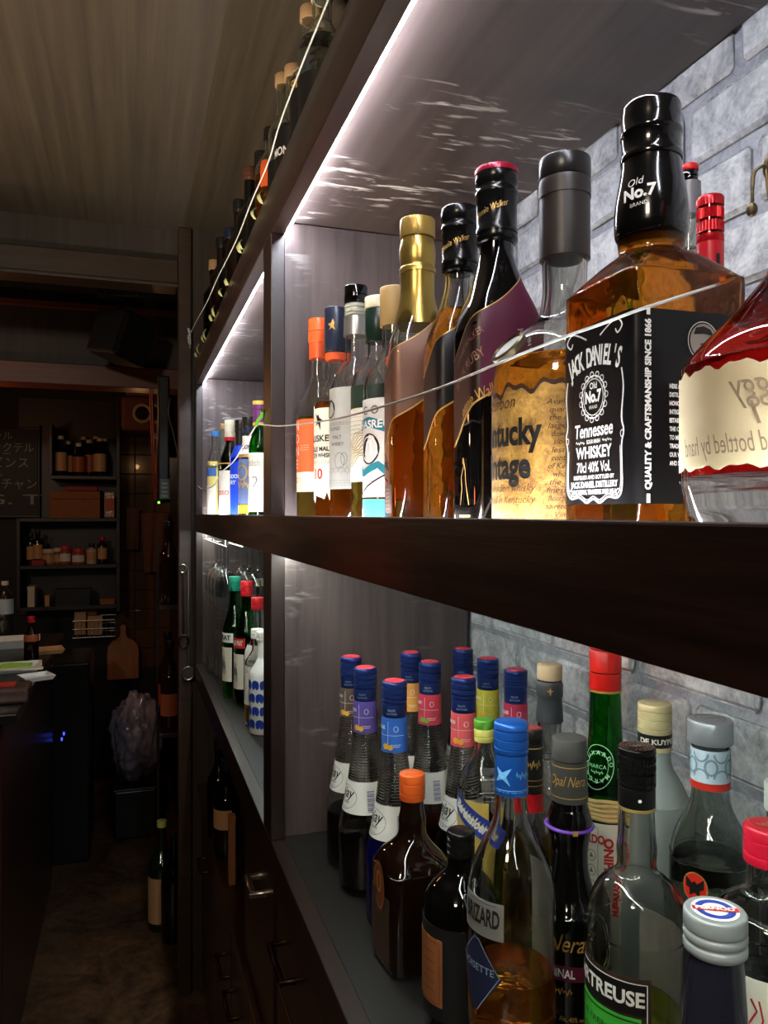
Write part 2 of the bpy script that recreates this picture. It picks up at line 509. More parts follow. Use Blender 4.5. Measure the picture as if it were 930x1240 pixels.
# ---- the back-bar shelving
rack = empty('wall_shelving', (.3, 1.0, -.46), 'long dark wooden back-bar shelving with hidden white light strips', 'shelving')
YN, YF = -.25, 2.36
for name, z0, z1 in (('front_rail', ZU0, ZU1), ('front_rail', -.055, -.003)):
    bx(name, X0, X1, YN, YF, z0, z1, M_dark, rack, .0012)
bx('front_rail', X0, X1, YN, YF, -.500, -.4445, M_dark, rack, .0012)
bx('divider', X1, XB-.002, 1.045, 1.095, -.444, .399, M_panel, rack, .0008)
bx('front_stile', X0+.0005, X1, 1.038, 1.10, -.4445, ZU0, M_darkz, rack, .0012)
bx('front_stile', X0+.0005, X1, 2.33, YF, -.4445, ZU0, M_darkz, rack, .0012)
bx('end_panel', X1, XB-.002, 2.335, YF, -.444, .399, M_panel, rack, .0008)
for y0, y1 in ((YN, 1.045), (1.095, 2.335)):
    bx('shelf_board', X1, XB-.002, y0, y1, .400, .432, M_under, rack, 0)       # underside seen above the bottles
    bx('shelf_board', X1, XB-.002, y0, y1, -.052, -.022, M_under, rack, 0)
bx('shelf_board', X1-.001, XB-.002, YN, .615, -.47, -.4445, M_shelf, rack, .0008)
bx('shelf_board', X1-.001, XB-.002, .617, 1.045, -.47, -.444, M_shelf, rack, .0008)
bx('shelf_board', X1-.001, XB-.002, 1.095, 2.335, -.47, -.444, M_shelf, rack, .0008)
LT = glow('led_white_cool', (.86, .90, 1.0), LED_TOP)
LL = glow('led_white_soft', (.90, 1.0, .93), LED_LOW)
LF = glow('led_white_floor', (.95, .97, 1.0), LED_FLOOR)
for y0, y1 in ((.0, 1.043), (1.10, 2.33)):
    bx('light_strip', X1+.0005, X1+.006, y0, y1, .3872, .3905, LT, rack, 0)
    bx('light_strip', X1+.0005, X1+.011, y0, y1, -.0585, -.0525, LL, rack, 0)
    bx('light_strip', X1+.0005, X1+.005, y0, y1, -.0215, -.0175, LF, rack, 0)

# ---- base cabinet under the shelving
cab = empty('base_cabinet', (.33, .8, -1.45), 'very dark cabinet below the back-bar shelves with metal handles', 'cabinet')
M_cab = wood('cabinet_wood', (34, 17, 13), (56, 28, 20), .3, 'Z', coat=.2)
bx('carcass', .215, .47, -.25, 1.10, -1.40, -.505, M_cab, cab, .002)
bx('plinth', .24, .47, -.25, 2.36, -1.45, -1.40, M_black, cab, 0)
bx('carcass', .215, .47, 1.52, 2.36, -1.40, -.83, M_cab, cab, .002)
bx('niche_floor', .185, .47, 1.12, 2.36, -.83, -.81, M_cab, cab, .001)
bx('niche_back', .44, .47, 1.10, 2.36, -.81, -.505, M_cab, cab, 0)
bx('carcass', .215, .47, 1.10, 1.52, -1.40, -.83, M_cab, cab, .002)
M_steel = pm('brushed_steel', (176, 170, 160), .3, 1); M_bronze = pm('dark_bronze', (62, 46, 36), .4, 1)
for (a, b, z0, z1, hz, hy) in ((.62, 1.09, -.66, -.51, -.589, 1.0), (.12, .61, -.66, -.51, -.589, .4), (.62, 1.09, -1.38, -.67, -.75, .66), (.12, .61, -1.38, -.67, -.75, .2),
                       (1.12, 1.62, -1.38, -.84, -.985, 1.56), (1.63, 2.0, -1.38, -.84, -.985, 1.70), (2.01, 2.35, -1.38, -.84, -.985, 2.2)):
    dr = bx('drawer' if z1-z0 < .3 else 'door', .196, .2145, a, b, z0, z1, M_cab, cab, .002)
    tube('handle', [(.196, hy-.045, hz), (.178, hy-.045, hz), (.178, hy+.045, hz), (.196, hy+.045, hz)], .0045, M_bronze, dr, 8)
# one drawer handle below the far shelf, in brighter steel as if catching light
h = bx('drawer', .196, .2145, 1.12, 1.42, -.80, -.515, M_cab, cab, .002)
tube('handle', [(.196, 1.19, -.589), (.176, 1.19, -.589), (.176, 1.25, -.589), (.196, 1.25, -.589)], .006, M_steel, h, 8)

# ================================================================ BOTTLES
G_clear = pm('clear_glass', (252, 254, 252), .0, trans=1, ior=1.45)
G_thin = pm('green_tint_glass', (243, 250, 245), .0, trans=1, ior=1.45)
G_green = pm('green_glass', (74, 176, 74), .02, trans=1, ior=1.45)
G_olive = pm('olive_glass', (96, 108, 30), .02, trans=1, ior=1.45)
G_frost = pm('frosted_glass', (214, 224, 222), .45, trans=.55, ior=1.4)
G_blk = pm('black_glass', (7, 6, 6), .05, coat=.5, var=0)
G_brn = pm('dark_brown_glass', (22, 10, 5), .05, coat=.5, var=0)
TR = dict(yellow_green=.8, amber=.92, gold=.93, orange=.88, red=.88, brown=.95)
def liq(name, col):
    m = pm('liquid_'+name, col, .0, trans=TR.get(name, 1), ior=1.36)
    nt = m.node_tree; tc = nt.nodes.new('ShaderNodeTexCoord'); n = nt.nodes.new('ShaderNodeTexNoise'); bp = nt.nodes.new('ShaderNodeBump')
    n.inputs['Scale'].default_value = 46; n.inputs['Detail'].default_value = 1.5; n.inputs['Distortion'].default_value = .6
    bp.inputs['Strength'].default_value = .55; bp.inputs['Distance'].default_value = .004
    nt.links.new(tc.outputs['Object'], n.inputs['Vector']); nt.links.new(n.outputs['Fac'], bp.inputs['Height']); nt.links.new(bp.outputs['Normal'], nt.nodes['Principled BSDF'].inputs['Normal'])
    return m
L_amber = liq('amber', (255, 156, 46)); L_gold = liq('gold', (255, 214, 96)); L_orange = liq('orange', (255, 138, 36))
L_red = liq('red', (232, 30, 24)); L_clear = liq('clear', (246, 250, 248)); L_chart = liq('yellow_green', (214, 226, 70))
L_dark = pm('liquid_black', (10, 7, 9), .08, var=0); L_blue = pm('liquid_blue', (8, 14, 90), .08, var=0); L_brown = liq('brown', (150, 62, 16))
K = {}
def col(name, c, rough=.35, metal=0, **k): return pm(name, c, rough, metal, **k)
I_black = col('ink_black', (22, 20, 20), .5, var=0); I_white = col('ink_white', (232, 232, 226), .5, var=0)
I_gold = col('ink_gold', (200, 160, 84), .35, .4, var=0); I_red = col('ink_red', (190, 34, 30), .5, var=0); I_grey = col('ink_grey', (120, 120, 118), .5, var=0)
I_blue = col('ink_blue', (38, 54, 120), .5, var=0); I_silver = col('ink_silver', (168, 196, 226), .3, .3, var=0)

BASE_U, BASE_L, BASE_T = -.022, -.444, .432
def thing(name, lab, px, d, zb, group=None, cat='bottle', rotz=0):
    p = P(px, 621, d)
    return empty(name, (p.x, p.y, zb), lab, cat, group)

def cap(root, z0, z1, r, mat, name='cap', rings=2, knurl=False, N=36, bev=.0012, groove=.0011):
    pr = [(z0, r-.0004, 2), (z0+.0006, r, 2)]
    if rings:
        for k in range(rings):
            zz = z0+(z1-z0)*(k+.7)/(rings+.6)
            pr += [(zz-.0009, r, 2), (zz-.0004, r-groove, 2), (zz+.0004, r-groove, 2), (zz+.0009, r, 2)]
    pr += [(z1-bev, r, 2), (z1-bev*.3, r-bev*.35, 2), (z1, r-bev, 2)]
    return lathe(name, pr, mat, root, N if not knurl else 64, knurl=(z0+(z1-z0)*.35, z1-bev*1.5, .0007) if knurl else None)

def sleeve(root, B, z0, z1, mat, name='neck_sleeve', off=.0006, N=None):
    zs = [z0]+[z for z, r, n in B.p if z0 < z < z1]+[z1]
    pr = []
    for z in zs:
        r, n = interp(B.p, z); pr.append((z, r+off, n))
    pr = [(z0, pr[0][1]-off*2, pr[0][2])]+pr+[(z1, pr[-1][1]-off*2, pr[-1][2])]
    return lathe(name, pr, mat, root, N or B.N, B.asp, B.rot)

W = pi                                   # azimuth of the room side (towards -X)

def std(h, r, rn, sh0, sh1, rb=None, n=2, lip=0, bulge=0):
    """standard bottle outline: body radius r up to sh0, shoulder to neck radius rn at sh1, up to h"""
    rb = rb or r
    return [(0, rb*.86, n), (.0015, rb*.95, n), (.005, rb, n), (.005, rb, n), (sh0, r, n), (sh0, r, n),
            (sh0+(sh1-sh0)*.25, r-(r-rn)*.13, n*.9+.2), (sh0+(sh1-sh0)*.55, r-(r-rn)*.55, 2+(n-2)*.5), (sh0+(sh1-sh0)*.8, r-(r-rn)*.87, 2), (sh1, rn+bulge, 2), (h, rn, 2)]

# ---------------------------------------------------------------- upper near shelf
GU = None
# A orange-capped single malt
def mk_a():
    t = thing('whisky_bottle', 'slim whisky bottle with orange cap and orange label, nearest the shelf divider', 385.6, 1.02, BASE_U)
    B = Body(std(.262, .0285, .0098, .158, .205)); 
    glass('glass_body', B, G_clear, t); liquid(B, .148, L_gold, t)
    cap(t, .248, .279, .0135, col('orange_plastic', (226, 96, 44)), rings=1); sleeve(t, B, .226, .248, col('orange_foil', (214, 84, 40)), off=.0026)
    lo = label(B, .076, .144, W+.25, 1.05, col('orange_label', (214, 96, 52), .55), t, 'front_label')
    f = on(B, W+.25, .110)
    ik = Ink(f)
    for i, ch in enumerate('NONE'): ik.text(ch, -.004, .025-.0165*i, .017, bold=-.01)
    finelines(ik, .012, .0, -.006, .014, 3); ik.make('lettering', I_white, lo)
    lw = label(B, .050, .0755, W+.25, 1.05, col('cream_label', (226, 220, 202), .55), t, 'lower_label')
    ik = Ink(on(B, W+.25, .063)); ik.text('12', -.006, .002, .010); ik.make('numerals', I_black, lw); ik = Ink(on(B, W+.25, .063)); finelines(ik, .010, .007, -.008, .014, 6); ik.make('lettering', I_black, lw)
mk_a()
def mk_b():
    t = thing('whisky_bottle', 'whisky bottle with navy cap bearing a gold lion and cream label reading 10', 407, .97, BASE_U)
    B = Body(std(.262, .0275, .010, .152, .196))
    glass('glass_body', B, G_clear, t); liquid(B, .160, L_orange, t)
    c = cap(t, .224, .280, .0145, col('navy_plastic', (30, 36, 54)), rings=0)
    Bc = Body([(.2, .0147), (.29, .0147)])
    ik = Ink(on(Bc, W+.9, .256, .0003)); ik.poly([(-.004, -.006), (-.001, -.002), (-.005, .002), (0, .003), (.002, .008), (.004, .003), (.003, -.001), (.005, -.006), (.001, -.003)]); ik.make('lion_emblem', I_gold, c)
    cap(t, .214, .2235, .0138, col('orange_foil', (214, 84, 40)), 'neck_sleeve', rings=0)
    lo = label(B, .042, .152, W+.5, 1.2, col('cream_label', (226, 220, 202), .55), t, 'front_label', bot=lambda u: .004*sin(u*23)+.003*sin(u*41))
    ik = Ink(on(B, W+.35, .1)); ik.text('TALISKER', 0, .014, .011, width=.052, bold=.02); ik.text('SINGLE MALT', 0, .001, .0075, width=.046, bold=.03); ik.text('SCOTCH WHISKY', 0, -.007, .0075, width=.05, bold=.03)
    ik.poly([(-.004, .046), (0, .037), (-.003, .030), (.002, .033), (.006, .024), (.006, .034), (.010, .036), (.004, .040), (.002, .045), (0, .042)])
    finelines(ik, 0, -.014, -.016, .04, 2); finelines(ik, .004, -.045, -.052, .03, 3); ik.make('lettering', I_black, lo)
    ik = Ink(on(B, W+.35, .1)); ik.text('10', .002, -.030, .018, bold=.02); ik.make('numerals', I_red, lo)
mk_b()
def mk_c():
    t = thing('whisky_bottle', 'clear whisky bottle with silver neck, black-topped cap and tall grey label', 431, .915, BASE_U)
    B = Body(std(.272, .031, .0112, .168, .212, bulge=.002))
    glass('glass_body', B, G_clear, t); liquid(B, .158, L_orange, t)
    cap(t, .255, .270, .0135, col('glassy_cap', (150, 150, 132), .2), 'collar', rings=2)
    cap(t, .2705, .2915, .0140, G_blk, rings=1); sleeve(t, B, .232, .2545, col('silver_foil', (170, 168, 160), .3, .8), off=.0025)
    lo = label(B, .050, .168, W+.45, .98, col('grey_label', (176, 174, 166), .5, .15), t, 'front_label')
    ik = Ink(on(B, W+.45, .11)); ik.disc(-.012, .034, .011, .011); ik.text('ISLAND', -.002, .010, .006, width=.018); ik.text('MALT', .002, .000, .006, width=.014); ik.text('WHISKY', .002, -.008, .006, width=.020)
    finelines(ik, .002, .017, .015, .034, 2); ik.make('lettering', I_black, lo)
    ik = Ink(on(B, W+.45, .11)); ik.ell(.006, -.027, .007, .009, .0008); ik.ell(.012, -.025, .004, .007, .0008); squig(ik, .004, -.036, .03, .008, 7, .0006); squig(ik, .004, -.040, .036, .006, 9, .0005); finelines(ik, 0, -.05, -.056, .044, 3)
    ik.make('drawing', I_grey, lo)
mk_c()
def mk_d():
    t = thing('whisky_bottle', 'whisky bottle with cream-topped dark green cap and cream label under a green band', 458, .85, BASE_U)
    B = Body(std(.245, .030, .012, .165, .20))
    glass('glass_body', B, G_clear, t); liquid(B, .150, L_gold, t)
    cap(t, .210, .2465, .0145, col('dark_green_foil', (22, 40, 32), .3), 'neck_sleeve', rings=0)
    cap(t, .247, .260, .0150, col('cream_plastic', (214, 204, 176)), rings=0)
    lb = label(B, .136, .160, W+.55, 1.15, col('green_label', (40, 56, 44), .5), t, 'upper_label')
    lo = label(B, .056, .1355, W+.55, 1.15, col('cream_label', (226, 220, 202), .55), t, 'front_label')
    ik = Ink(on(B, W+.45, .098)); finelines(ik, 0, .028, .010, .034, 5); ik.make('lettering', I_black, lo)
    ik = Ink(on(B, W+.45, .098))
    for k in range(9): ik.line([(-.022+i*.006, -.030+k*.0035+i*.0035+.002*sin(i*2+k)) for i in range(8)], .0011)
    ik.make('hill_drawing', col('ink_ochre', (170, 146, 96), .5), lo)
mk_d()
def mk_e():
    t = thing('whisky_bottle', 'tan-capped whisky bottle whose white label has a teal ribbon and black roundel', 477.6, .785, BASE_U)
    B = Body(std(.236, .032, .0125, .150, .195))
    glass('glass_body', B, G_clear, t); liquid(B, .125, L_orange, t)
    cap(t, .212, .2515, .0150, col('tan_plastic', (176, 144, 92)), rings=0)
    lo = label(B, .038, .136, W+.50, 1.25, col('white_label', (216, 214, 204), .55), t, 'front_label')
    ll = label(B, .008, .036, W+.50, 1.0, col('sky_blue_label', (60, 170, 200), .5), t, 'lower_label')
    Ink(on(B, W+.3, .022)).text('12', -.012, 0, .012).make('numerals', I_white, ll)
    f = on(B, W+.35, .09)
    ik = Ink(f); ik.line([(-.03, -.022), (-.01, -.028), (.012, -.020), (.03, -.034)], .007); ik.line([(-.03, .018), (0, .023), (.03, .014)], .010); ik.make('teal_ribbon', col('ink_teal', (30, 116, 128), .5), lo)
    ik = Ink(on(B, W+.35, .09, .0014)); ik.text('CHASREG', 0, .020, .011, width=.05, bold=.03); ik.make('ribbon_lettering', I_white, lo)
    ik = Ink(f); ik.disc(0, -.004, .014, .0155); ik.line([(-.02, -.052), (.0, -.040), (.02, -.03)], .0016); finelines(ik, -.002, -.032, -.044, .02, 4); ik.text('C', -.006, .034, .012); ik.text('O', .008, .034, .012); ik.make('roundel', I_black, lo)
    ik = Ink(on(B, W+.35, .09, .0014)); ik.ell(0, -.004, .011, .012, .0013); ik.line([(-.005, -.01), (-.002, .002), (.003, .004), (.004, -.010)], .003); ik.make('roundel_figure', I_white, lo)
mk_e()

# square scotch bottles with slanted labels (three of one family)
def square_bottle(lab, px, d, half, ztop, gmat, lmat, level, capf, lab_mat, low_mat=None, rot=-.10, extra=None, name='whisky_bottle', lz=(.112, .174)):
    t = thing(name, lab, px, d, BASE_U)
    H = ztop+.022
    k = H/.2965
    B = Body([(0, half*.9, 5), (.002, half*.97, 6), (.006, half, 7), (.006, half, 7), (.168*k, half, 7), (.168*k, half, 7), (.182*k, half*.93, 5), (.205*k, half*.66, 3), (.228*k, half*.46, 2.2), (.248*k, .0128, 2), (.285*k, .0125, 2)], 1, rot, 48)
    if lmat is None: lathe('glass_body', B.p, gmat, t, 48, 1, rot)
    else: glass('glass_body', B, gmat, t); liquid(B, level*k, lmat, t)
    capf(t, B, k, H)
    # slanted wrap label: one sheet on each face, climbing towards the right
    mid = W+.78
    for c_, m_ in ((W+.065, low_mat or lab_mat), (W+1.505, lab_mat)):
        g = lambda u, c_=c_: .031*(c_+.72*u-mid)/1.45
        q = label(B, lz[0], lz[1], c_, .72, m_, t, 'slanted_label', nseg=30, top=lambda u: .95*g(u), bot=g)
        label(B, lz[0]-.0016, lz[0]-.0002, c_, .72, I_gold, t, 'gold_edge', nseg=30, top=g, bot=g)
        label(B, lz[1]+.0001, lz[1]+.0009, c_, .72, I_gold, t, 'gold_edge', nseg=30, top=lambda u: .95*g(u), bot=lambda u: .95*g(u))
        if c_ < W+1: lo = q
    if extra: extra(t, B, lo, k)
    return t
def cap_gold(t, B, k, H):
    M = col('gold_foil', (176, 146, 74), .28, .85)
    lathe('neck_sleeve', dense([(.196*k, half_f(B, .196*k)+.0008), (.225*k, .0162), (.246*k, .0160), (.246*k, .0172), (.250*k, .0172), (.252*k, .0160), (.258*k, .0168), (.268*k, .0170), (.274*k, .0160), (.278*k, .0150)]), M, t, 40)
    cap(t, .279*k, H, .0166, col('gold_cap', (158, 128, 64), .35, .6), rings=0, knurl=True)
def half_f(B, z): return interp(B.p, z)[0]
def ex_f(t, B, lo, k):
    ik = Ink(on(B, W, .135)); 
    for i, s_ in enumerate(('JOHNNIE', 'WALKER')): ik.text(s_, 0, .016-.012*i, .010, rot=.28, width=.034)
    ik.make('lettering', col('ink_brown', (96, 60, 42), .5), lo)
    b2 = label(B, .022, .048, W, .5, col('brown_label', (70, 52, 44), .5), t, 'back_label'); finelines_(b2, B, W, .035)
def finelines_(par, B, phi, zc, mat=None, n=6, w=.02, h=.018):
    ik = Ink(on(B, phi, zc)); finelines(ik, 0, h/2, -h/2, w, n); ik.make('small_print', mat or I_gold, par)
square_bottle('square whisky bottle with tall gold cap and copper-brown slanted label', 505.5, .72, .0285, .274, G_clear, L_orange, .145, cap_gold, col('copper_label', (112, 80, 64), .38, .45), extra=ex_f, rot=-.16)
def cap_black(name_text, top=None):
    def f(t, B, k, H):
        M = col('black_metal_cap', (18, 17, 17), .22, .3)
        c = lathe('cap', dense([(.238*k, .0142), (.240*k, .0158), (.243*k, .0158), (.243*k, .0148), (.246*k, .0148), (.246*k, .0156), (.249*k, .0156), (.250*k, .0150), (.275*k, .0152), (.276*k, .0160), (.279*k, .0160), (.280*k, .0152), (.284*k, .0152), (.285*k, .0160), (H-.0015, .0158), (H, .0148)], 1), M, t, 40)
        Bc = Body([(0, .0154), (.4, .0154)])
        ik = Ink(on(Bc, W+.75, .262*k, .0004)); ik.text(name_text, 0, 0, .0065, shear=.4, rot=.30, width=.030); ik.make('script', I_gold, c)
        if top: lathe('cap_top', [(H-.003, .0163, 2), (H+.0006, .0163, 2), (H+.0012, .0155, 2)], top, t, 64, knurl=(H-.0029, H+.0008, .0005))
    return f
def ex_g(t, B, lo, k):
    ik = Ink(on(B, W+1.45, .125)); ik.line([(-.012, .004), (0, .006), (.012, .002)], .0012); squig(ik, 0, -.004, .02, .003, 6, .0008); ik.make('script', I_gold, lo)
    b2 = label(B, .012, .034, W+1.15, .16, I_gold, t, 'gold_stamp')
square_bottle('square amber whisky bottle with black cap and black slanted label', 556.8, .645, .0265, .2547, G_clear, L_amber, .205, cap_black('Johnnie Walker'), col('black_label', (20, 18, 18), .4), extra=ex_g, lz=(.108, .166))
def ex_h(t, B, lo, k):
    ik = Ink(on(B, W+.25, .122)); ik.text('BLACK RUBY', 0, .004, .010, rot=.5, width=.046, bold=.01); ik.text('JOHNNIE WALKER', 0, .020, .007, rot=.5, width=.044)
    ik.make('lettering', col('ink_rose', (150, 112, 92), .4, .4), lo)
    ik = Ink(on(B, W+1.42, .150)); ik.text('JOHN WALKER', .014, -.012, .0045, rot=-1.25, width=.034); ik.make('side_lettering', I_white, lo)
    ik = Ink(on(B, W+.65, .104)); ik.text('Johnnie Walker', 0, 0, .012, rot=.42, width=.05, shear=.3); ik.make('script', I_gold, t); ik = Ink(on(B, W+.25, .054))
    ik.line([(-.010, -.026), (-.006, -.014), (-.008, -.006), (-.004, .0), (-.001, .004), (.001, -.002), (.002, -.010), (.007, -.026)], .0015); ik.disc(-.003, .006, .002, .0025)
    for i in range(3): ik.rect(-.002, -.034-.007*i, .022-.002*i, .0018)
    ik.text('&', -.002, -.037, .008); ik.make('striding_figure', I_gold, t)
square_bottle('tall black glass whisky bottle with red-topped cap and purple slanted label', 601.3, .575, .0275, .255, G_blk, None, 0, cap_black('Johnnie Walker', col('ruby_foil', (150, 24, 50), .3, .4)), col('purple_label', (78, 18, 44), .4), col('umber_satin', (46, 27, 26), .35, .2), extra=ex_h, lz=(.104, .166))

# I round bourbon with parchment label
def mk_i():
    t = thing('bourbon_bottle', 'broad round bourbon bottle with torn-edged parchment label and dark stopper', 683.8, .49, BASE_U)
    k = .49/931*1.0
    B = Body([(0, .040), (.002, .0435), (.008, .0455), (.008, .0455), (.102, .0455), (.102, .0455), (.114, .0440), (.126, .0385), (.136, .0290), (.142, .0205), (.146, .0170), (.150, .0158), (.162, .0140), (.176, .0142), (.20, .0150), (.2, .0150), (.222, .0150)], N=56)
    glass('glass_body', B, G_clear, t, .003); liquid(B, .118, L_amber, t, .003)
    lathe('neck_sleeve', dense([(.183, .0155), (.184, .0160), (.222, .0158), (.222, .0164), (.232, .0162), (.233, .0152)]), col('brown_black_foil', (44, 38, 34), .42), t, 48)
    cap(t, .2335, .247, .0162, col('black_plastic_cap', (30, 28, 27), .3), 'stopper', rings=0, knurl=True)
    # tilted wax seal on the shoulder
    c = B.pt(W+.05, .124, .001); nrm = Vector((cos(W+.05), sin(W+.05), .9)).normalized()
    u = nrm.cross(Vector((0, 0, 1))).normalized(); v = nrm.cross(u)
    V = []; Fc = []
    for (rr, hh) in ((.0135, -.002), (.0135, .0014), (.0115, .0024), (.0105, .0012), (.0, .0016)):
        for q in range(24): V.append(c+u*cos(q*pi/12)*rr+v*sin(q*pi/12)*rr*.9+nrm*hh)
    for i in range(4):
        for q in range(24): Fc.append((i*24+q, i*24+(q+1) % 24, (i+1)*24+(q+1) % 24, (i+1)*24+q))
    mesh('wax_seal', V, Fc, col('bronze_seal', (84, 74, 50), .35, .5), t, True)
    jag = lambda u: .0020*sin(u*17)+.0014*sin(u*37+1)-.003*abs(u)
    par = stone('parchment', (120, 80, 30), (204, 160, 76), .55, 60)
    lo = label(B, .013, .099, W+.72, 1.62, par, t, 'parchment_label', nseg=70, top=lambda u: jag(u)*1.2, bot=lambda u: -.002*sin(u*13)+(.012 if .28 < u < .5 else 0)*sin((u-.28)/.22*pi))
    label(B, .013, .0142, W+.72, 1.62, col('torn_white', (225, 210, 180), .6), t, 'torn_edge', nseg=70, top=lambda u: -.002*sin(u*13)+(.012 if .28 < u < .5 else 0)*sin((u-.28)/.22*pi), bot=lambda u: -.002*sin(u*13)+(.012 if .28 < u < .5 else 0)*sin((u-.28)/.22*pi))
    label(B, .0965, .099, W+.72, 1.62, col('burnt_brown', (60, 34, 20), .6), t, 'burnt_edge', nseg=70, top=lambda u: jag(u)*1.2+.0004, bot=lambda u: jag(u)*1.2, off=.0007)
    ik = Ink(on(B, W+.06, .056)); ik.text('Kentucky', 0, .014, .022, width=.062, bold=.035); ik.text('Vintage', -.002, -.006, .022, width=.052, bold=.035); ik.make('lettering', I_black, lo)
    ik = Ink(on(B, W-.02, .056)); ik.text('Bourbon', 0, .033, .011, shear=.3, width=.034); ik.text('Straight Bourbon whisky', 0, -.019, .0065, shear=.35, width=.062); ik.text('handcrafted in Kentucky', 0, -.026, .0065, shear=.35, width=.062); ik.text('Sour Mash', .010, -.041, .009, shear=.3, width=.040)
    ik.make('script', col('ink_sepia', (70, 44, 22), .6), lo)
    ik = Ink(on(B, W+1.06, .056))
    for i, s_ in enumerate(('Available in', 'quantities', 'the result', 'large grain', 'down from', 'slow for', 'less than', 'continued', 'of Kentucky', 'who have', 'the art of', 'finest small', 'Bourbon Whi', 'to recommend', 'Vintage')):
        ik.text(s_, 0, .031-.0047*i, .0044, width=.0042/2*len(s_)*.95, shear=.3)
    ik.make('side_script', col('ink_sepia', (70, 44, 22), .6), lo)
mk_i()

# J square black-labelled Tennessee bottle
def mk_j():
    t = thing('tennessee_whiskey_bottle', 'large square whiskey bottle with black cap and ornate black and white label', 788.5, .405, BASE_U)
    h = .034
    B = Body([(0, h*.93, 8), (.0015, h*.98, 9), (.004, h, 10), (.004, h, 10), (.136, h, 10), (.1395, h*.985, 9), (.142, h*.93, 8), (.152, h*.66, 4.5), (.1565, .0178, 2.3), (.159, .0165, 2), (.165, .0172, 2), (.172, .0178, 2), (.18, .0178, 2), (.19, .0165, 2), (.205, .0145, 2), (.232, .014, 2)], 1, -.02, 64)
    glass('glass_body', B, G_clear, t, .0026, .008); liquid(B, .178, L_amber, t, .0026, .008)
    S_ = col('black_shrink', (14, 13, 13), .14, coat=.6, var=0)
    c = lathe('cap', dense([(.1655, .0170), (.168, .0185), (.176, .0188), (.186, .0182), (.198, .0160), (.206, .0150), (.2065, .0150), (.2065, .0156), (.2085, .0158), (.2105, .0152), (.213, .0150), (.2185, .0150), (.2195, .0156), (.2215, .0156), (.2225, .0150), (.234, .0149), (.2362, .0140)], 2), S_, t, 48)
    ik = Ink(lambda x, y: Vector(((.0181-.0006*max(0, (y))*60)*cos(W+.55+x/.018)*1, (.0181-.0006*max(0, y)*60)*sin(W+.55+x/.018), .180+y)))
    Bc = Body([(.1655, .0170), (.168, .0185), (.176, .0188), (.186, .0182), (.198, .0160), (.206, .0150)])
    ik = Ink(on(Bc, W+.6, .184, .0005)); ik.text('Old', -.002, .007, .0055, shear=.2, rot=.1); ik.text('No.7', 0, .001, .0085, bold=.04, rot=.06, width=.017); ik.text('BRAND', 0, -.005, .0028, rot=.05); ik.make('cap_lettering', I_white, c)
    bl = col('black_label_gloss', (15, 14, 15), .28, var=0)
    lo = label(B, .0265, .1195, W, .92, bl, t, 'front_label', nseg=80, off=.0004, top=lambda u: 0)
    f = lambda x, y: Vector((-(h+.0013), -x, .0735+y*.95))
    ik = Ink(f)
    word = "JACK DANIEL'S"
    n = len(word); R = .052
    for i, ch in enumerate(word):
        if ch == ' ': continue
        x = -.0235+.047*(i+.5)/n; y = .030+sqrt(R*R-x*x)-R
        ik.text(ch, x, y, .0145, bold=.03, rot=-x/R*.8, sx=.50)
    ik.ell(0, .0085, .0105, .0115, .0008); ik.ell(0, .0085, .0088, .0098, .0005)
    for a in range(0, 360, 24): ik.ell(.0113*cos(radians(a)), .0085+.0122*sin(radians(a)), .0016, .0016, .0005, 8)
    ik.text('Old', 0, .0145, .0048, width=.0065, bold=.03); ik.text('No.7', 0, .0085, .0085, width=.0145, bold=.05); ik.text('BRAND', 0, .003, .0026, width=.007)
    ik.text('Tennessee', 0, -.0095, .0105, width=.034, bold=.02, shear=.12)
    ik.text('SOUR MASH', 0, -.0155, .0030, width=.012, bold=.03); squig(ik, -.012, -.0155, .008, .002, 4, .0005); squig(ik, .012, -.0155, .008, .002, 4, .0005)
    ik.text('WHISKEY', 0, -.0215, .0088, width=.032, bold=.03); ik.text('70cl 40% Vol.', 0, -.0295, .0080, width=.030, bold=.01)
    ik.text('DISTILLED AND BOTTLED BY', 0, -.0348, .0031, width=.036, bold=.02); ik.text('JACK DANIEL DISTILLERY', 0, -.0388, .0045, width=.042, bold=.04); ik.text('LYNCHBURG, TENNESSEE 37352 U.S.A.', 0, -.0428, .0034, width=.040, bold=.03)
    # scrolled frame
    fr = [(-.024, .020), (-.0255, .010), (-.024, -.005), (-.0258, -.012), (-.024, -.020), (-.0245, -.040), (-.021, -.046), (-.013, -.0455), (-.006, -.0485), (0, -.0465), (.006, -.0485), (.013, -.0455), (.021, -.046), (.0245, -.040), (.024, -.020), (.0258, -.012), (.024, -.005), (.0255, .010), (.024, .020)]
    ik.line(smooth_path([(a, b, 0) for a, b in fr], 4) and [(p.x, p.y) for p in smooth_path([(a, b, 0) for a, b in fr], 4)], .0010)
    ik.line([(p.x, p.y) for p in smooth_path([(a*.95, b*.97, 0) for a, b in fr[4:15]], 4)], .0004)
    for sgn in (-1, 1):
        ik.line([(p.x, p.y) for p in smooth_path([(sgn*.006, .0405, 0), (sgn*.013, .044, 0), (sgn*.020, .046, 0), (sgn*.0245, .042, 0), (sgn*.021, .0385, 0), (sgn*.019, .041, 0)], 5)], .0009)
        ik.ell(sgn*.0245, -.0135, .0014, .0018, .0005, 10); ik.ell(sgn*.0215, -.0435, .002, .002, .0005, 10)
    ik.make('front_lettering', I_white, lo)
    # side panel facing the camera
    l2 = label(B, .0265, .1195, W+pi/2, .80, bl, t, 'side_label', nseg=60, off=.0005)
    g = lambda x, y: Vector((x, -(h+.0014), .0735+y*.95))
    ik = Ink(g)
    ik.text('QUALITY & CRAFTSMANSHIP SINCE 1866', -.0285, 0, .0046, rot=pi/2, width=.085, bold=.05)
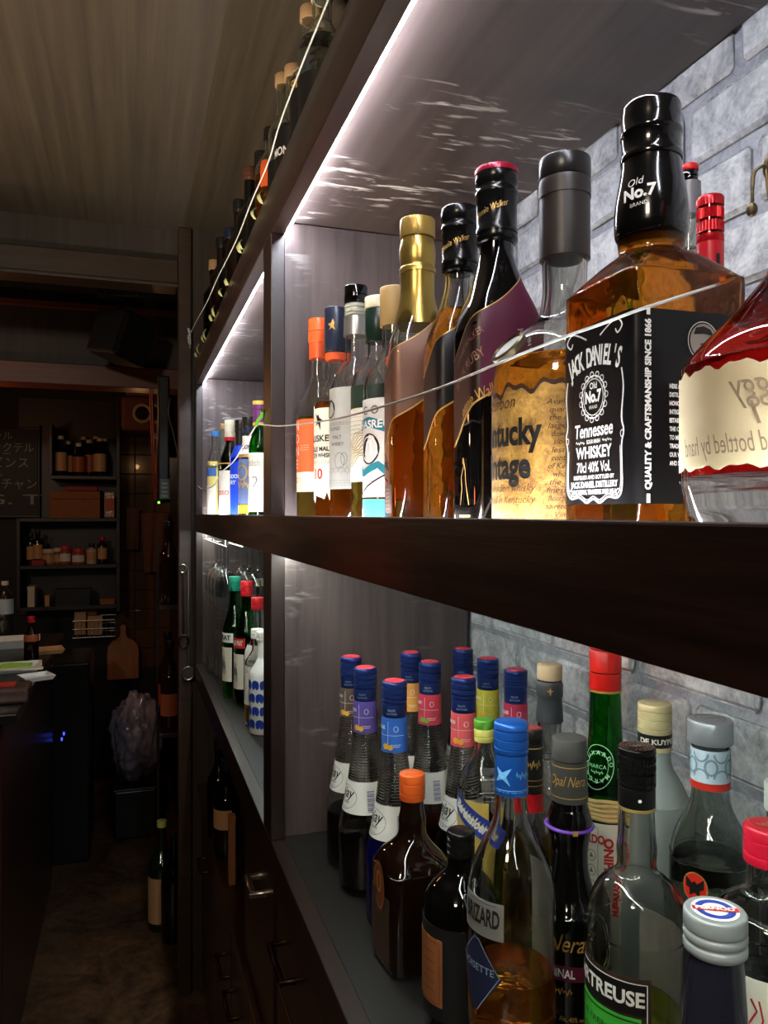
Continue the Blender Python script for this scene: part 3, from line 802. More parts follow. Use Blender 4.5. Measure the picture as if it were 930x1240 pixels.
    ik.line([(-.0285, .0445), (-.0285, .049)], .0020); ik.line([(-.0285, -.0445), (-.0285, -.049)], .0020)
    ik.ell(.0030, .0335, .0088, .0098, .0004)
    ik.text('JASPER NEWTON', .003, .0190, .0030, width=.016); ik.text('"JACK DANIEL"', .003, .0150, .0046, width=.026, bold=.03)
    for i, s_ in enumerate(('HERE AT THE JACK DANIEL', 'DISTILLERY WE STILL', 'HONOR THE QUALITY AND', 'INTEGRITY THAT WERE', 'ESTABLISHED IN 1866 AT', 'THE CAVE SPRING HOLLOW', 'TO MR. JACK AND TO THE', 'TRADITIONS OF MAKING', 'OUR WHISKEY BY HAND', 'AND STANDING BY IT.')):
        V_, _ = tmesh(s_, .03, 0); wd = (max(v.x for v in V_)-min(v.x for v in V_))*.0019
        ik.text(s_, -.0165+wd/2, .0095-.0043*i, .0031, width=wd, bold=.03)
    ik.text('"EVERY DAY WE', .004, -.0355, .0031, width=.018, bold=.03); ik.text('WE MAKE IT THE BEST', .002, -.0395, .0031, width=.026, bold=.03); ik.text('WE CAN"', .004, -.0435, .0031, width=.012, bold=.03)
    ik.make('side_lettering', I_white, l2)
    ik = Ink(lambda x, y: Vector((x, -(h+.0016), .0735+y*.95)))
    ik.disc(.003, .0335, .0078, .0088); ik.make('portrait', col('ink_portrait', (150, 146, 140), .6), l2)
    ik = Ink(lambda x, y: Vector((x, -(h+.0018), .0735+y*.95)))
    ik.poly([(-.003, .0365), (-.0015, .040), (.003, .041), (.007, .0395), (.009, .0362), (.003, .0372)]); ik.line([(.001, .0315), (.003, .0322), (.0055, .0315)], .0009); ik.poly([(-.0015, .0285), (.003, .0268), (.0075, .0285), (.008, .0260), (-.002, .0260)])
    ik.make('portrait_detail', I_black, l2)
mk_j()

# K faceted red bottle with mirrored writing, close to the camera
def mk_k():
    t = thing('red_spirit_bottle', 'round bottle of deep red spirit seen from the back, cream label with reversed handwriting', 990, .30, BASE_U)
    t_ = .0026
    B = Body([(0, .038), (.002, .0415), (.005, .0425), (.005, .0425), (.018, .0465), (.030, .0495), (.034, .0500), (.034, .0500), (.076, .0500), (.080, .0495), (.088, .0440), (.098, .0340), (.108, .0250), (.114, .0205), (.122, .0170), (.16, .0150), (.195, .0140)], N=64)
    glass('glass_body', B, G_clear, t, .0032, .036); liquid(B, .112, L_red, t, .0032, .036)
    cap(t, .19, .215, .0165, col('red_wax', (120, 14, 14), .3), rings=1)
    cream = pm('buff_label', (226, 210, 168), .6)  # yellower cream paper than the other labels
    jag = lambda u: .0009*sin(u*31)+.0007*sin(u*57)
    lo = label(B, .0390, .0760, W+.80, 1.60, cream, t, 'cream_label', nseg=70, top=jag, bot=lambda u: jag(u)*.8)
    ik = Ink(on(B, W+.30, .058)); ik.text('Peggy', .006, .009, .015, mirror=True, shear=.35, width=.026); ik.text('A.', .030, .011, .013, mirror=True, shear=.3); ik.text('11', .006, -.001, .012, mirror=True, shear=.35)
    ik.text('once', .028, -.002, .010, mirror=True, shear=.35, width=.014)
    ik.text('Selected and bottled by hand', .000, -.011, .0105, mirror=True, shear=.35, width=.066)
    ik.text('66% Vol', .024, -.0165, .004, mirror=True, width=.009)
    ik.make('reversed_handwriting', col('ink_faded', (150, 132, 104), .7), lo)
    for i in range(7):                     # fairy-light points are separate things further down
        pass
mk_k()
def mk_l():
    t = thing('spirit_bottle', 'slim clear bottle with grey neck and red-rimmed cap half hidden behind the square black-labelled bottle', 834.5, .56, BASE_U)
    B = Body(std(.262, .026, .0075, .135, .185))
    glass('glass_body', B, G_thin, t); liquid(B, .215, L_clear, t)
    sleeve(t, B, .238, .262, col('grey_foil', (110, 108, 112), .4), off=.0006); cap(t, .2625, .2705, .0062, G_blk, 'collar', rings=1); cap(t, .2705, .2755, .0065, col('red_plastic', (196, 26, 32)), rings=0)
mk_l()
def mk_m():
    t = thing('spirit_bottle', 'green glass bottle with bright red screw cap behind the square black-labelled bottle', 860, .50, BASE_U)
    B = Body(std(.222, .026, .0078, .118, .165))
    glass('glass_body', B, G_green, t)
    c = cap(t, .197, .2275, .0085, col('red_metal_cap', (186, 24, 34), .25, .5), rings=3, knurl=True); s_ = sleeve(t, B, .172, .197, col('red_foil', (176, 22, 32), .3), off=.0006)
    Bc = Body([(0, .0086), (.4, .0086)]); Ink(on(Bc, W+.95, .183, .0004)).text('J', .003, 0, .012, bold=.05).make('lettering', I_black, s_)
mk_m()

# ================================================================ LOWER NEAR SHELF
# nine ribbed-neck liqueur bottles in three rows
M_navycap = col('navy_metal_cap', (34, 52, 112), .28, .45); M_capred = col('cap_top_red', (206, 62, 78), .4)
M_cream = col('cream_label', (226, 220, 202), .55); M_white = col('white_paper', (222, 222, 216), .55)
GL = 'ribbed-neck liqueur bottles with navy caps'
def ribbed(px, d, colour, cname, word, fill, lab, liqm):
    t = thing('liqueur_bottle', lab, px, d, BASE_L, GL)
    base = [(0, .0270), (.0015, .0300), (.004, .0315), (.004, .0315), (.074, .0315), (.074, .0315), (.082, .0305), (.090, .0285), (.098, .0262), (.114, .0232), (.130, .0206)]
    ribs = []
    n = 17
    for k in range(n+1):
        z = .1315+(.184-.1315)*k/n; r = .0203-(.0203-.0140)*(k/n)
        ribs += [(z, r+.0004), (z+.0015, r-.00035)]
    B = Body(base+ribs+[(.187, .0135), (.250, .0128)])
    glass('glass_body', B, G_clear, t, .002, .008)
    if liqm: liquid(B, fill, liqm, t, .002, .008)
    s_ = sleeve(t, B, .1855, .222, col(cname, colour, .45), off=.0009)
    ik = Ink(on(B, W+.75, .204, .0016)); ik.line([(-.0165, .0), (.0165, .0)], .0004); ik.line([(.0, -.015), (.0, .015)], .0004); ik.text(word, -.009, .008, .0052, width=.011, bold=.03)
    ik.ell(.008, .007, .0022, .003, .0005, 12); ik.rect(.008, -.010, .010, .0006); ik.rect(.008, -.012, .008, .0006); ik.make('lettering', I_white, s_)
    fr = Ink(on(B, W+.55, .195, .0018)); fr.disc(.0, -.003, .0034, .0034, 14); fr.disc(.005, -.004, .003, .003, 14); fr.make('fruit_print', col('fruit_'+cname, (226, 170, 60) if cname != 'pink_sleeve' else (120, 160, 60), .5), s_)
    lathe('cap_band', [(.2222, .0130, 2), (.223, .0137, 2), (.2365, .0137, 2), (.237, .0130, 2)], M_navycap, t, 36)
    c = cap(t, .2375, .2605, .0139, M_navycap, rings=3, bev=.0016)
    lathe('cap_top', [(.2603, .0112, 2), (.2612, .0110, 2), (.2615, .0100, 2)], M_capred, c, 28)
    ik = Ink(on(Body([(0, .0138), (.4, .0138)]), W+1.0, .2295, .0003)); ik.text('FRUITS', 0, .001, .003, width=.008); ik.text('SELECTIONNES', 0, -.0026, .0026, width=.012); ik.make('cap_lettering', I_silver, c)
    lo = label(B, .0945, .1300, W+.9, 2.35, M_white, t, 'front_label', nseg=48, off=.0006)
    ik = Ink(on(B, W+.05, .112)); ik.text('Lejay', 0, .004, .017, shear=.35, width=.030, bold=.01); ik.ell(.0, -.001, .019, .0135, .0004); ik.text('Lagoute', .002, -.006, .0045, shear=.3); squig(ik, 0, -.012, .018, .003, 6, .0004)
    ik.make('script', I_black, lo)
    ik = Ink(on(B, W+1.55, .108))
    for k in range(14): ik.rect(0, -.010+k*.0017, .0085, .0009 if k % 3 else .0005)
    ik.make('barcode', I_blue, lo)
for a in ((425.3, .985, (92, 74, 68), 'brown_sleeve', 'CACAO', .068, 'brown-sleeved navy-capped liqueur bottle, against the divider in the front row', L_dark),
          (442.4, .916, (88, 72, 148), 'violet_sleeve', 'CASSIS', .070, 'purple-sleeved navy-capped liqueur bottle filled with black liqueur', L_dark),
          (477.6, .843, (44, 100, 190), 'blue_sleeve', 'BLUE', .090, 'blue-sleeved navy-capped liqueur bottle filled with deep blue liqueur', L_blue),
          (497.4, 1.015, (222, 160, 80), 'orange_sleeve', 'ORANGE', .07, 'orange-sleeved navy-capped liqueur bottle, against the divider in the middle row', L_clear),
          (520.6, .951, (196, 58, 78), 'pink_sleeve', 'CHERRY', .088, 'crimson-sleeved navy-capped liqueur bottle in the middle row', L_brown),
          (561.3, .863, (214, 84, 92), 'coral_sleeve', 'MANGO', .06, 'coral-pink-sleeved navy-capped liqueur bottle, nearest in the middle row', L_clear),
          (560.5, 1.044, (150, 60, 90), 'plum_sleeve', 'PECHE', .06, 'navy-capped liqueur bottle farthest back beside the brick wall, its sleeve hidden', L_clear),
          (590.7, .974, (206, 198, 60), 'yellow_sleeve', 'LEMON', .06, 'yellow-sleeved navy-capped liqueur bottle by the brick wall', L_clear),
          (624.4, .904, (196, 54, 86), 'rose_sleeve', 'LYCHEE', .06, 'rose-sleeved navy-capped lychee liqueur bottle by the brick wall', L_clear)):
    ribbed(*a)

def mk_p1():
    t = thing('liqueur_bottle', 'square dark brown liqueur bottle with orange screw cap', 499, .768, BASE_L)
    h = .0335
    B = Body([(0, h*.94, 5), (.002, h*.98, 6), (.006, h, 6), (.006, h, 6), (.085, h, 6), (.096, h*.97, 5), (.106, h*.84, 4), (.115, h*.6, 3), (.122, .0155, 2.2), (.130, .0135, 2), (.140, .0138, 2), (.150, .0120, 2), (.170, .0112, 2)], 1, .08, 56)
    lathe('glass_body', B.p, G_brn, t, 56, 1, .08)
    c = cap(t, .159, .185, .0128, col('orange_screw_cap', (222, 96, 36), .35), rings=2)
    ik = Ink(lambda x, y: Vector((x, y, .1855))); ik.text('Liqueur', 0, 0, .006, rot=-.4, width=.016); ik.make('cap_lettering', col('ink_pale_orange', (250, 190, 150), .4), c)
    lo = label(B, .008, .072, W, .62, col('brown_label', (70, 52, 44), .5), t, 'side_label', off=.0005)
    Ink(lambda x, y: Vector((-h-.0012, -x, .078+y))).disc(0, 0, .017, .024).make('oval_label', col('copper_oval', (122, 62, 40), .45), t)
    Ink(lambda x, y: Vector((-h-.0014, -x, .078+y))).ell(0, 0, .0145, .021, .0008).ell(0, .004, .006, .009, .003).make('oval_print', I_gold, t)
mk_p1()
def mk_p2():
    t = thing('bitters_bottle', 'black round-shouldered bottle with black screw cap and small tan-orange label', 558, .67, BASE_L)
    B = Body([(0, .029), (.0015, .0315), (.005, .0328), (.005, .0328), (.100, .0328), (.100, .0328), (.112, .0310), (.122, .0250), (.130, .0170), (.136, .0128), (.146, .0112), (.160, .0110)])
    lathe('glass_body', B.p, G_blk, t, 44)
    cap(t, .147, .168, .0122, col('black_screw_cap', (20, 19, 20), .25), rings=3)
    label(B, .018, .096, W+.35, .95, col('black_satin', (26, 24, 24), .5), t, 'black_label')
    lo = label(B, .030, .086, W+.12, .56, col('tan_orange_label', (150, 92, 54), .5), t, 'front_label', off=.0010)
    ik = Ink(on(B, W+.12, .058, .0016)); ik.line([(-.016, -.025), (.016, -.025), (.016, .025), (-.016, .025)], .0006, True)
    for i in range(5): squig(ik, 0, .016-.008*i, .020, .003, 6, .0008)
    ik.make('lettering', col('ink_brown', (96, 60, 42), .5), lo)
mk_p2()
def mk_p3():
    t = thing('liqueur_bottle', 'tall clear bottle with bright blue cap, grey name label and navy diamond label', 619, .60, BASE_L)
    pr = [(0, .031)]
    for k in range(7): pr += [(.002+k*.006, .0335), (.005+k*.006, .0318)]
    B = Body(pr+[(.046, .0330), (.06, .0340), (.10, .0342), (.145, .0340), (.1635, .0318), (.180, .0262), (.197, .0172), (.211, .0134), (.227, .0122), (.27, .0120)], N=48)
    glass('glass_body', B, G_clear, t, .0026, .044); liquid(B, .092, L_amber, t, .0026, .044)
    M = col('blue_cap', (30, 84, 168), .28, .35)
    s_ = sleeve(t, B, .2265, .2575, M, off=.0007)
    ik = Ink(on(B, W+.8, .243, .0013)); ik.poly([(-.008, .006), (-.003, .002), (.004, .006), (0, -.001), (.003, -.008), (-.003, -.003), (-.009, -.006), (-.006, 0)]); squig(ik, .013, 0, .012, .007, 6, .0006); ik.rect(0, -.0115, .05, .0006); finelines(ik, 0, -.0128, -.0132, .04, 1)
    ik.make('star_print', col('ink_sky', (110, 176, 226), .4), s_)
    cap(t, .258, .282, .0134, M, rings=3, bev=.002)
    lo = label(B, .127, .154, W+.33, .60, col('pewter_label', (150, 148, 142), .4, .4), t, 'name_label')
    Ink(on(B, W+.33, .1405)).text('BRIZARD', .001, .001, .018, width=.033, bold=.03).rect(0, .0115, .03, .0004).make('lettering', I_black, lo)
    dia = col('navy_label', (34, 40, 66), .45)
    d_ = label(B, .098, .0982, W+.20, .70, dia, t, 'diamond_label', nseg=32, off=.0006, top=lambda u: .028*(1-abs(u)), bot=lambda u: -.029*(1-abs(u)))
    ik = Ink(on(B, W+.20, .098, .0012)); ik.line([(-.020, .003), (0, .026), (.005, .0255), (.0222, .002), (.003, -.028)], .0005); ik.text('NOISETTE', .001, .004, .0075, width=.034); ik.make('diamond_lettering', I_silver, d_)
    label(B, .088, .168, .12, .42, M_white, t, 'back_label')
    tube('embossed_ring', [B.pt(W+.1+.16*cos(a), .170+.011*sin(a), .0004) for a in [k*pi/10 for k in range(20)]], .0006, G_clear, t, 6, world=False, closed=True)
mk_p3()
def mk_p4():
    t = thing('liqueur_bottle', 'glossy black waisted bottle with matte cap and a purple ring round its neck', 689.5, .645, BASE_L)
    B = Body([(0, .026), (.0015, .028), (.005, .029), (.005, .029), (.105, .0292), (.116, .0270), (.129, .0205), (.142, .0165), (.154, .0150), (.166, .0155), (.176, .0172), (.183, .0183), (.183, .0183), (.190, .0180), (.197, .0160), (.204, .0146), (.238, .0138)])
    lathe('glass_body', B.p, G_blk, t, 44)
    s_ = sleeve(t, B, .2045, .238, col('charcoal_sleeve', (58, 58, 56), .4), off=.0006)
    ik = Ink(on(B, W+.9, .222, .0012)); ik.text('Opal Nera', 0, .001, .012, shear=.4, width=.030); ik.rect(0, -.0125, .06, .0007); ik.rect(0, .0125, .06, .0007); ik.make('script', I_gold, s_)
    cap(t, .2385, .2565, .0143, col('matte_grey_cap', (70, 70, 68), .6), rings=0)
    R = .0192
    rg = tube('neck_ring', [(R*cos(a), R*sin(a), .1835) for a in [k*pi/18 for k in range(36)]], .0014, col('purple_rubber', (116, 70, 190), .4), t, 8, world=False, closed=True)
    bt = Body([(.17, .0200), (.2, .0200)]); label(bt, .1815, .1856, W+1.25, .10, I_gold, rg, 'ring_clasp', off=.0010)
    ik = Ink(on(B, W+.40, .098)); ik.text('Opal Nera', 0, 0, .020, shear=.4, width=.060); ik.make('name_script', I_gold, t)
    lb = label(B, .068, .080, W+.85, .95, col('purple_label', (96, 84, 210), .5), t, 'purple_band'); Ink(on(B, W+.62, .074)).text('ORIGINAL', 0, 0, .0095, width=.032, bold=.02).make('lettering', I_white, lb)
    ik = Ink(on(B, W+.75, .058)); squig(ik, 0, .002, .02, .007, 7, .0007); ik.text('Alc. 40% vol', .010, -.020, .0055, width=.020); ik.make('small_print', I_gold, t)
mk_p4()
def mk_p5():
    t = thing('herbal_liqueur_bottle', 'clear bottle of yellow-green liqueur with black cap, embossed seal and bright green label', 771, .54, BASE_L)
    B = Body([(0, .030), (.0015, .033), (.005, .0342), (.005, .0342), (.140, .0342), (.155, .0340), (.1673, .0328), (.1749, .0305), (.1824, .0268), (.189, .0205), (.1934, .0150), (.199, .0133), (.209, .0137), (.219, .0128), (.239, .0119), (.275, .0117)], N=48)
    glass('glass_body', B, G_clear, t, .0026, .006); liquid(B, .098, L_chart, t, .0026, .006)
    Kc = col('black_metal_cap2', (30, 30, 29), .22, .6)
    s_ = lathe('neck_sleeve', [(.2388, .0120, 2), (.239, .0126, 2), (.2525, .0126, 2), (.253, .0120, 2)], col('black_label_gloss', (15, 14, 15), .28, var=0), t, 40)
    lathe('gold_edge', [(.2372, .0122, 2), (.2376, .0128, 2), (.2396, .0128, 2), (.240, .0122, 2)], col('pale_gold_foil', (196, 172, 98), .3, .6), t, 40)
    Ink(on(Body([(0, .0127), (.4, .0127)]), W+1.1, .2462, .0003)).disc(0, 0, .0012, .0012, 10).make('white_dot', I_white, s_)
    c = cap(t, .2535, .2805, .0130, Kc, rings=4, knurl=True, bev=.001)
    ik = Ink(lambda x, y: Vector((x, y, .2808))); ik.ell(0, 0, .0112, .0112, .0006).ell(0, 0, .0072, .0072, .0005); ik.arc('LIQUEUR FABRIQUEE ', 0, 0, .0092, .0028, 2*pi, 0); squig(ik, 0, 0, .009, .007, 6, .0008); ik.make('cap_print', col('ink_brass', (150, 110, 84), .35, .6), c)
    # embossed seal
    for rr, w_ in ((1, .0009), (.8, .0005)):
        tube('embossed_seal', [B.pt(W+.12+.30*rr*cos(a), .150+.020*rr*sin(a), .0003) for a in [k*pi/14 for k in range(28)]], w_, G_clear, t, 6, world=False, closed=True)
    lo = label(B, .006, .1365, W, 1.20, col('umber_label', (56, 42, 34), .5), t, 'front_label', nseg=40)
    lb = label(B, .1125, .1330, W, 1.13, col('black_label', (20, 18, 18), .4), t, 'name_band', off=.0010, nseg=40)
    Ink(on(B, W, .1228, .0015)).text('CHARTREUSE', 0, 0, .0135, width=.074, bold=.03).make('name_lettering', I_white, lb)
    Ink(on(B, W, .070, .0014)).line([(-.0385, -.07), (-.0385, .0635), (.0385, .0635), (.0385, -.07)], .0007).make('frame_line', I_white, lo)
    lg = label(B, .010, .1105, W, 1.02, col('bright_green_label', (66, 176, 60), .5), t, 'green_label', off=.0012, nseg=40)
    ik = Ink(on(B, W, .085, .0018)); ik.text('LIQUEUR FABRIQUEE', 0, .014, .0062, width=.056); ik.text('PAR LES PERES CHARTREUX', .002, .004, .0062, width=.062); squig(ik, .012, -.012, .026, .013, 7, .0010); squig(ik, -.010, -.010, .02, .02, 7, .0010)
    ik.line([(-.033, -.08), (-.033, .0235), (.033, .0235), (.033, -.08)], .0010); finelines(ik, 0, -.025, -.06, .05, 6); ik.make('green_label_lettering', col('ink_dark_green', (20, 62, 26), .5), lg)
    label(B, .070, .150, .25, .62, M_white, t, 'back_label')
mk_p5()
def mk_p6():
    t = thing('anise_bottle', 'dark bottle with big silver-grey screw cap bearing a round blue and red emblem', 866, .38, BASE_L)
    B = Body([(0, .030), (.002, .034), (.006, .036), (.006, .036), (.110, .036), (.130, .0330), (.150, .0250), (.170, .0180), (.19, .0155), (.23, .0130), (.24, .0125)], N=48)
    lathe('glass_body', B.p, pm('smoky_navy_glass', (30, 30, 40), .06, coat=.6), t, 48)
    c = lathe('cap', dense([(.2285, .0138), (.2290, .0148), (.2325, .0150), (.2335, .0143), (.2345, .0143), (.2355, .0150), (.2378, .0150), (.2388, .0144), (.2396, .0144), (.2405, .0149), (.2462, .0149), (.2478, .0143), (.2480, .0134)], 2), col('silver_grey_cap', (150, 154, 154), .38, .3), t, 56)
    f = lambda h: (lambda x, y: Vector((x*cos(-.5)-y*sin(-.5), x*sin(-.5)+y*cos(-.5), h)))
    Ink(f(.2482)).disc(0, 0, .0112, .0112, 32).make('emblem_ground', I_white, c)
    Ink(f(.2484)).ell(0, 0, .0078, .0078, .0032, 36).make('emblem_ring', col('ink_royal_blue', (40, 60, 150), .5), c)
    Ink(f(.2486)).rect(0, 0, .0218, .0040).make('emblem_band', I_red, c)
    Ink(f(.2488)).text('PERNOD', 0, 0, .0040, width=.0185, bold=.04).make('emblem_lettering', I_white, c)
mk_p6()
def mk_p7():
    t = thing('cherry_liqueur_bottle', 'green glass bottle with red cap, straw-wrapped shoulder and white label with red lettering', 733, .744, BASE_L)
    B = Body([(0, .030), (.002, .033), (.006, .034), (.006, .034), (.150, .034), (.158, .0330), (.168, .0305), (.178, .0265), (.192, .0225), (.207, .0190), (.222, .0165), (.273, .0143), (.300, .0140)], N=44)
    glass('glass_body', B, G_green, t)
    cap(t, .274, .313, .0150, col('red_cap_gloss', (206, 34, 28), .3), rings=1); sleeve(t, B, .2725, .2745, I_gold, 'gold_edge', off=.0012)
    for i in range(5):
        z = .160+.0036*i; r = interp(B.p, z)[0]+.0015
        tube('straw_band', [(r*cos(a), r*sin(a), z+.0006*sin(a*7+i)) for a in [k*pi/18 for k in range(36)]], .0021, col('straw', (204, 172, 112), .7), t, 6, world=False, closed=True)
    ik = Ink(on(B, W+.60, .204, .0006)); ik.ell(0, 0, .0150, .0200, .0007); ik.ell(0, 0, .0100, .0140, .0005); ik.arc('LUXARDO MARCA ', 0, 0, .0125, .0052, pi, -pi); ik.text('MARCA', 0, 0, .005); squig(ik, 0, -.005, .012, .004, 5, .0006); ik.make('printed_emblem', col('ink_mint', (150, 200, 160), .5), t)
    lo = label(B, .006, .1560, W+.9, 2.2, M_cream, t, 'front_label', nseg=44)
    f = on(B, W+.9, .09)
    ik = Ink(f); ik.text('MARASCHINO', .006, .016, .011, rot=pi/2, width=.075, bold=.05); ik.text('ORIGINALE', .018, .016, .012, rot=pi/2, width=.075, bold=.05); ik.text('LUXARDO', -.016, .051, .011, width=.036, bold=.04); ik.make('red_lettering', I_red, lo)
    ik = Ink(f); ik.line([(-.016, -.07), (-.016, .062), (-.004, .062), (-.004, -.07)], .0005)
    for i in range(4): ik.ell(-.010, .036-.014*i, .0040, .0050, .0006, 14); ik.poly([(-.012, .034-.014*i), (-.010, .039-.014*i), (-.008, .034-.014*i)])
    ik.make('medal_print', I_grey, lo)
mk_p7()
def mk_p8():
    t = thing('liqueur_bottle', 'frosted white glass bottle with cream ribbed cap and black neck band', 792.7, .65, BASE_L)
    B = Body([(0, .027), (.002, .029), (.006, .0298), (.006, .0298), (.190, .0298), (.204, .0275), (.218, .0215), (.228, .0155), (.236, .0132), (.25, .0128)])
    lathe('glass_body', B.p, G_frost, t, 44)
    M = col('cream_metal_cap', (214, 198, 150), .35, .2)
    lathe('cap_skirt', [(.2445, .0130, 2), (.245, .0138, 2), (.2485, .0138, 2), (.249, .0132, 2)], M, t, 40)
    b = lathe('neck_band', [(.2488, .0132, 2), (.2490, .0138, 2), (.2590, .0138, 2), (.2592, .0132, 2)], col('black_label', (20, 18, 18), .4), t, 40)
    Ink(on(Body([(0, .0138), (.4, .0138)]), W+1.25, .254, .0004)).text('DE KUYPER', 0, 0, .0058, width=.034, bold=.04).make('lettering', M_cream, b)
    cap(t, .2594, .2840, .0138, M, rings=3, bev=.0012)
mk_p8()
def mk_p9():
    t = thing('rum_bottle', 'clear rum bottle with flat silver cap, red-edged neck label and a small red bat roundel', 860, .58, BASE_L)
    B = Body([(0, .027), (.002, .0285), (.006, .0292), (.006, .0292), (.176, .0292), (.188, .0286), (.199, .0264), (.208, .0228), (.217, .0182), (.226, .0148), (.238, .0135), (.2800, .0134)], N=48)
    glass('glass_body', B, G_thin, t, .0024, .006); liquid(B, .186, L_clear, t, .0024, .006)
    s_ = sleeve(t, B, .2440, .2680, col('pale_blue_label', (196, 212, 222), .5), off=.0006)
    ik = Ink(on(B, W+.9, .256, .0012))
    for k in (-2, -1, 0, 1, 2):
        ik.ell(k*.014, .0, .004, .0055, .0016, 16); ik.ell(k*.014+.007, -.008, .005, .006, .0014, 12, 0, pi); ik.ell(k*.014+.007, .010, .005, .006, .0014, 12, pi, 2*pi)
    ik.make('leaf_print', col('ink_steel_blue', (128, 156, 172), .5), s_)
    sleeve(t, B, .2385, .2438, col('red_band', (206, 48, 34), .45), 'red_band', off=.0006)
    c = cap(t, .2715, .2890, .0162, col('satin_silver_cap', (176, 180, 184), .3, .5), rings=0, bev=.0012)
    ik = Ink(lambda x, y: Vector((x, y, .2893))); ik.ell(0, 0, .0105, .0105, .0006).ell(0, 0, .007, .007, .0005); ik.text('1862', 0, 0, .006); ik.make('cap_print', I_grey, c)
    Ink(on(B, W+.50, .172, .0006)).disc(0, 0, .0090, .0112).make('roundel', I_gold, t)
    Ink(on(B, W+.50, .172, .0008)).disc(0, 0, .0082, .0104).make('roundel_red', col('signal_red', (206, 44, 30), .45), t)
    Ink(on(B, W+.50, .172, .0011)).poly([(0, .005), (.0018, .0032), (.0065, .0075), (.0062, .0), (.0036, -.0010), (.0034, -.0062), (0, -.0032), (-.0034, -.0062), (-.0036, -.0010), (-.0062, 0), (-.0065, .0075), (-.0018, .0032)]).make('bat_emblem', I_black, t)
    label(B, .155, .170, .10, 1.15, col('smoke_label', (60, 60, 60), .4), t, 'back_label_top'); label(B, .03, .154, .10, 1.0, M_white, t, 'back_label')
mk_p9()
def mk_p10():
    t = thing('gin_bottle', 'clear gin bottle with crimson screw cap and yellow label at the right edge', 930, .45, BASE_L)
    B = Body([(0, .027), (.002, .030), (.006, .031), (.006, .031), (.195, .031), (.205, .0298), (.213, .0265), (.219, .0190), (.223, .0135), (.23, .0118), (.255, .0115)], N=48)
    glass('glass_body', B, G_clear, t, .0024, .006); liquid(B, .17, L_clear, t, .0024, .006)
    c = cap(t, .2400, .2620, .0134, col('crimson_cap', (196, 26, 52), .35), rings=2, bev=.002)
    ik = Ink(lambda x, y: Vector((x, y, .2624))); squig(ik, 0, 0, .012, .008, 7, .0009); ik.ell(0, 0, .0105, .0105, .0005); ik.make('cap_print', I_gold, c)
    lo = label(B, .050, .186, W+.9, 1.5, M_cream, t, 'front_label', nseg=36)
    ly = label(B, .10, .150, W+.9, 1.5, col('yellow_label', (222, 200, 96), .5), t, 'yellow_label', nseg=36, off=.0010, top=lambda u: .010*cos(u*2))
    ik = Ink(on(B, W+.75, .115, .0015)); ik.arc('DRY SPIRITS', 0, -.010, .030, .0085, pi*.88, pi*.12, bold=.03); ik.ell(0, -.010, .024, .024, .0006); ik.ell(0, -.010, .0375, .0375, .0007); ik.make('lettering', col('ink_bronze', (128, 96, 40), .5), ly)
    Ink(on(B, W+.75, .113, .0015)).disc(0, -.008, .006, .006).make('sun_print', col('sun_orange', (222, 160, 40), .5), ly)
    ik = Ink(on(B, W+.62, .165)); ik.line([(-.003, .010), (.000, .004), (-.002, .0), (-.005, -.006), (-.001, -.008)], .0010); ik.line([(.001, .010), (.003, .0), (.001, -.010)], .0010); ik.rect(-.002, -.012, .009, .0008); ik.make('red_figure', I_red, lo)
mk_p10()
def mk_p11():
    t = thing('spirit_bottle', 'clear bottle with pale wooden stopper and dark wax neck, beside the brick wall', 665.5, .80, BASE_L)
    B = Body(std(.272, .030, .0122, .150, .200)); glass('glass_body', B, G_clear, t); liquid(B, .10, L_clear, t)
    lathe('wax_neck', dense([(.228, .0128), (.229, .0142), (.244, .0132), (.252, .0128), (.256, .0138), (.266, .0138), (.270, .0122)]), col('slate_wax', (58, 62, 66), .45), t, 36)
    s_ = cap(t, .2715, .2875, .0128, col('birch_wood', (206, 184, 146), .6), 'stopper', rings=0, bev=.0015)
    Ink(on(Body([(0, .0138), (.4, .0138)]), W+1.1, .2615, .0004)).poly([(0, .004), (.001, .001), (.0035, .0005), (.001, -.001), (.0005, -.004), (-.0005, -.004), (-.001, -.001), (-.0035, .0005), (-.001, .001)]).make('gold_emblem', I_gold, t)
mk_p11()
def mk_p12():
    t = thing('schnapps_bottle', 'small clear bottle with green and yellow cap and slanting blue name band', 586, .79, BASE_L)
    B = Body([(0, .024), (.002, .026), (.006, .0270), (.006, .0270), (.150, .0270), (.165, .0262), (.178, .0228), (.190, .0150), (.200, .0100), (.222, .0088)])
    glass('glass_body', B, G_clear, t); liquid(B, .11, L_gold, t)
    cap(t, .2105, .2235, .0102, col('straw_yellow_cap', (206, 206, 110), .35), 'cap_skirt', rings=1); cap(t, .2236, .2330, .0104, col('leaf_green_cap', (92, 156, 52), .35), rings=0)
    lo = label(B, .060, .156, W+.5, .8, col('ochre_label', (190, 168, 84), .5), t, 'front_label')
    Ink(on(B, W+.67, .138, .0009)).line([(-.026, .017), (.026, -.017)], .020).make('blue_band', col('ink_royal_blue', (40, 60, 150), .5), lo)
    Ink(on(B, W+.67, .138, .0012)).text('Berensloer', -.002, .0015, .014, rot=-.58, width=.042, bold=.04).make('lettering', I_white, lo)
    ik = Ink(on(B, W+1.3, .168, .0009)); finelines(ik, 0, .010, -.010, .014, 6); ik.make('small_print', I_white, t)
mk_p12()
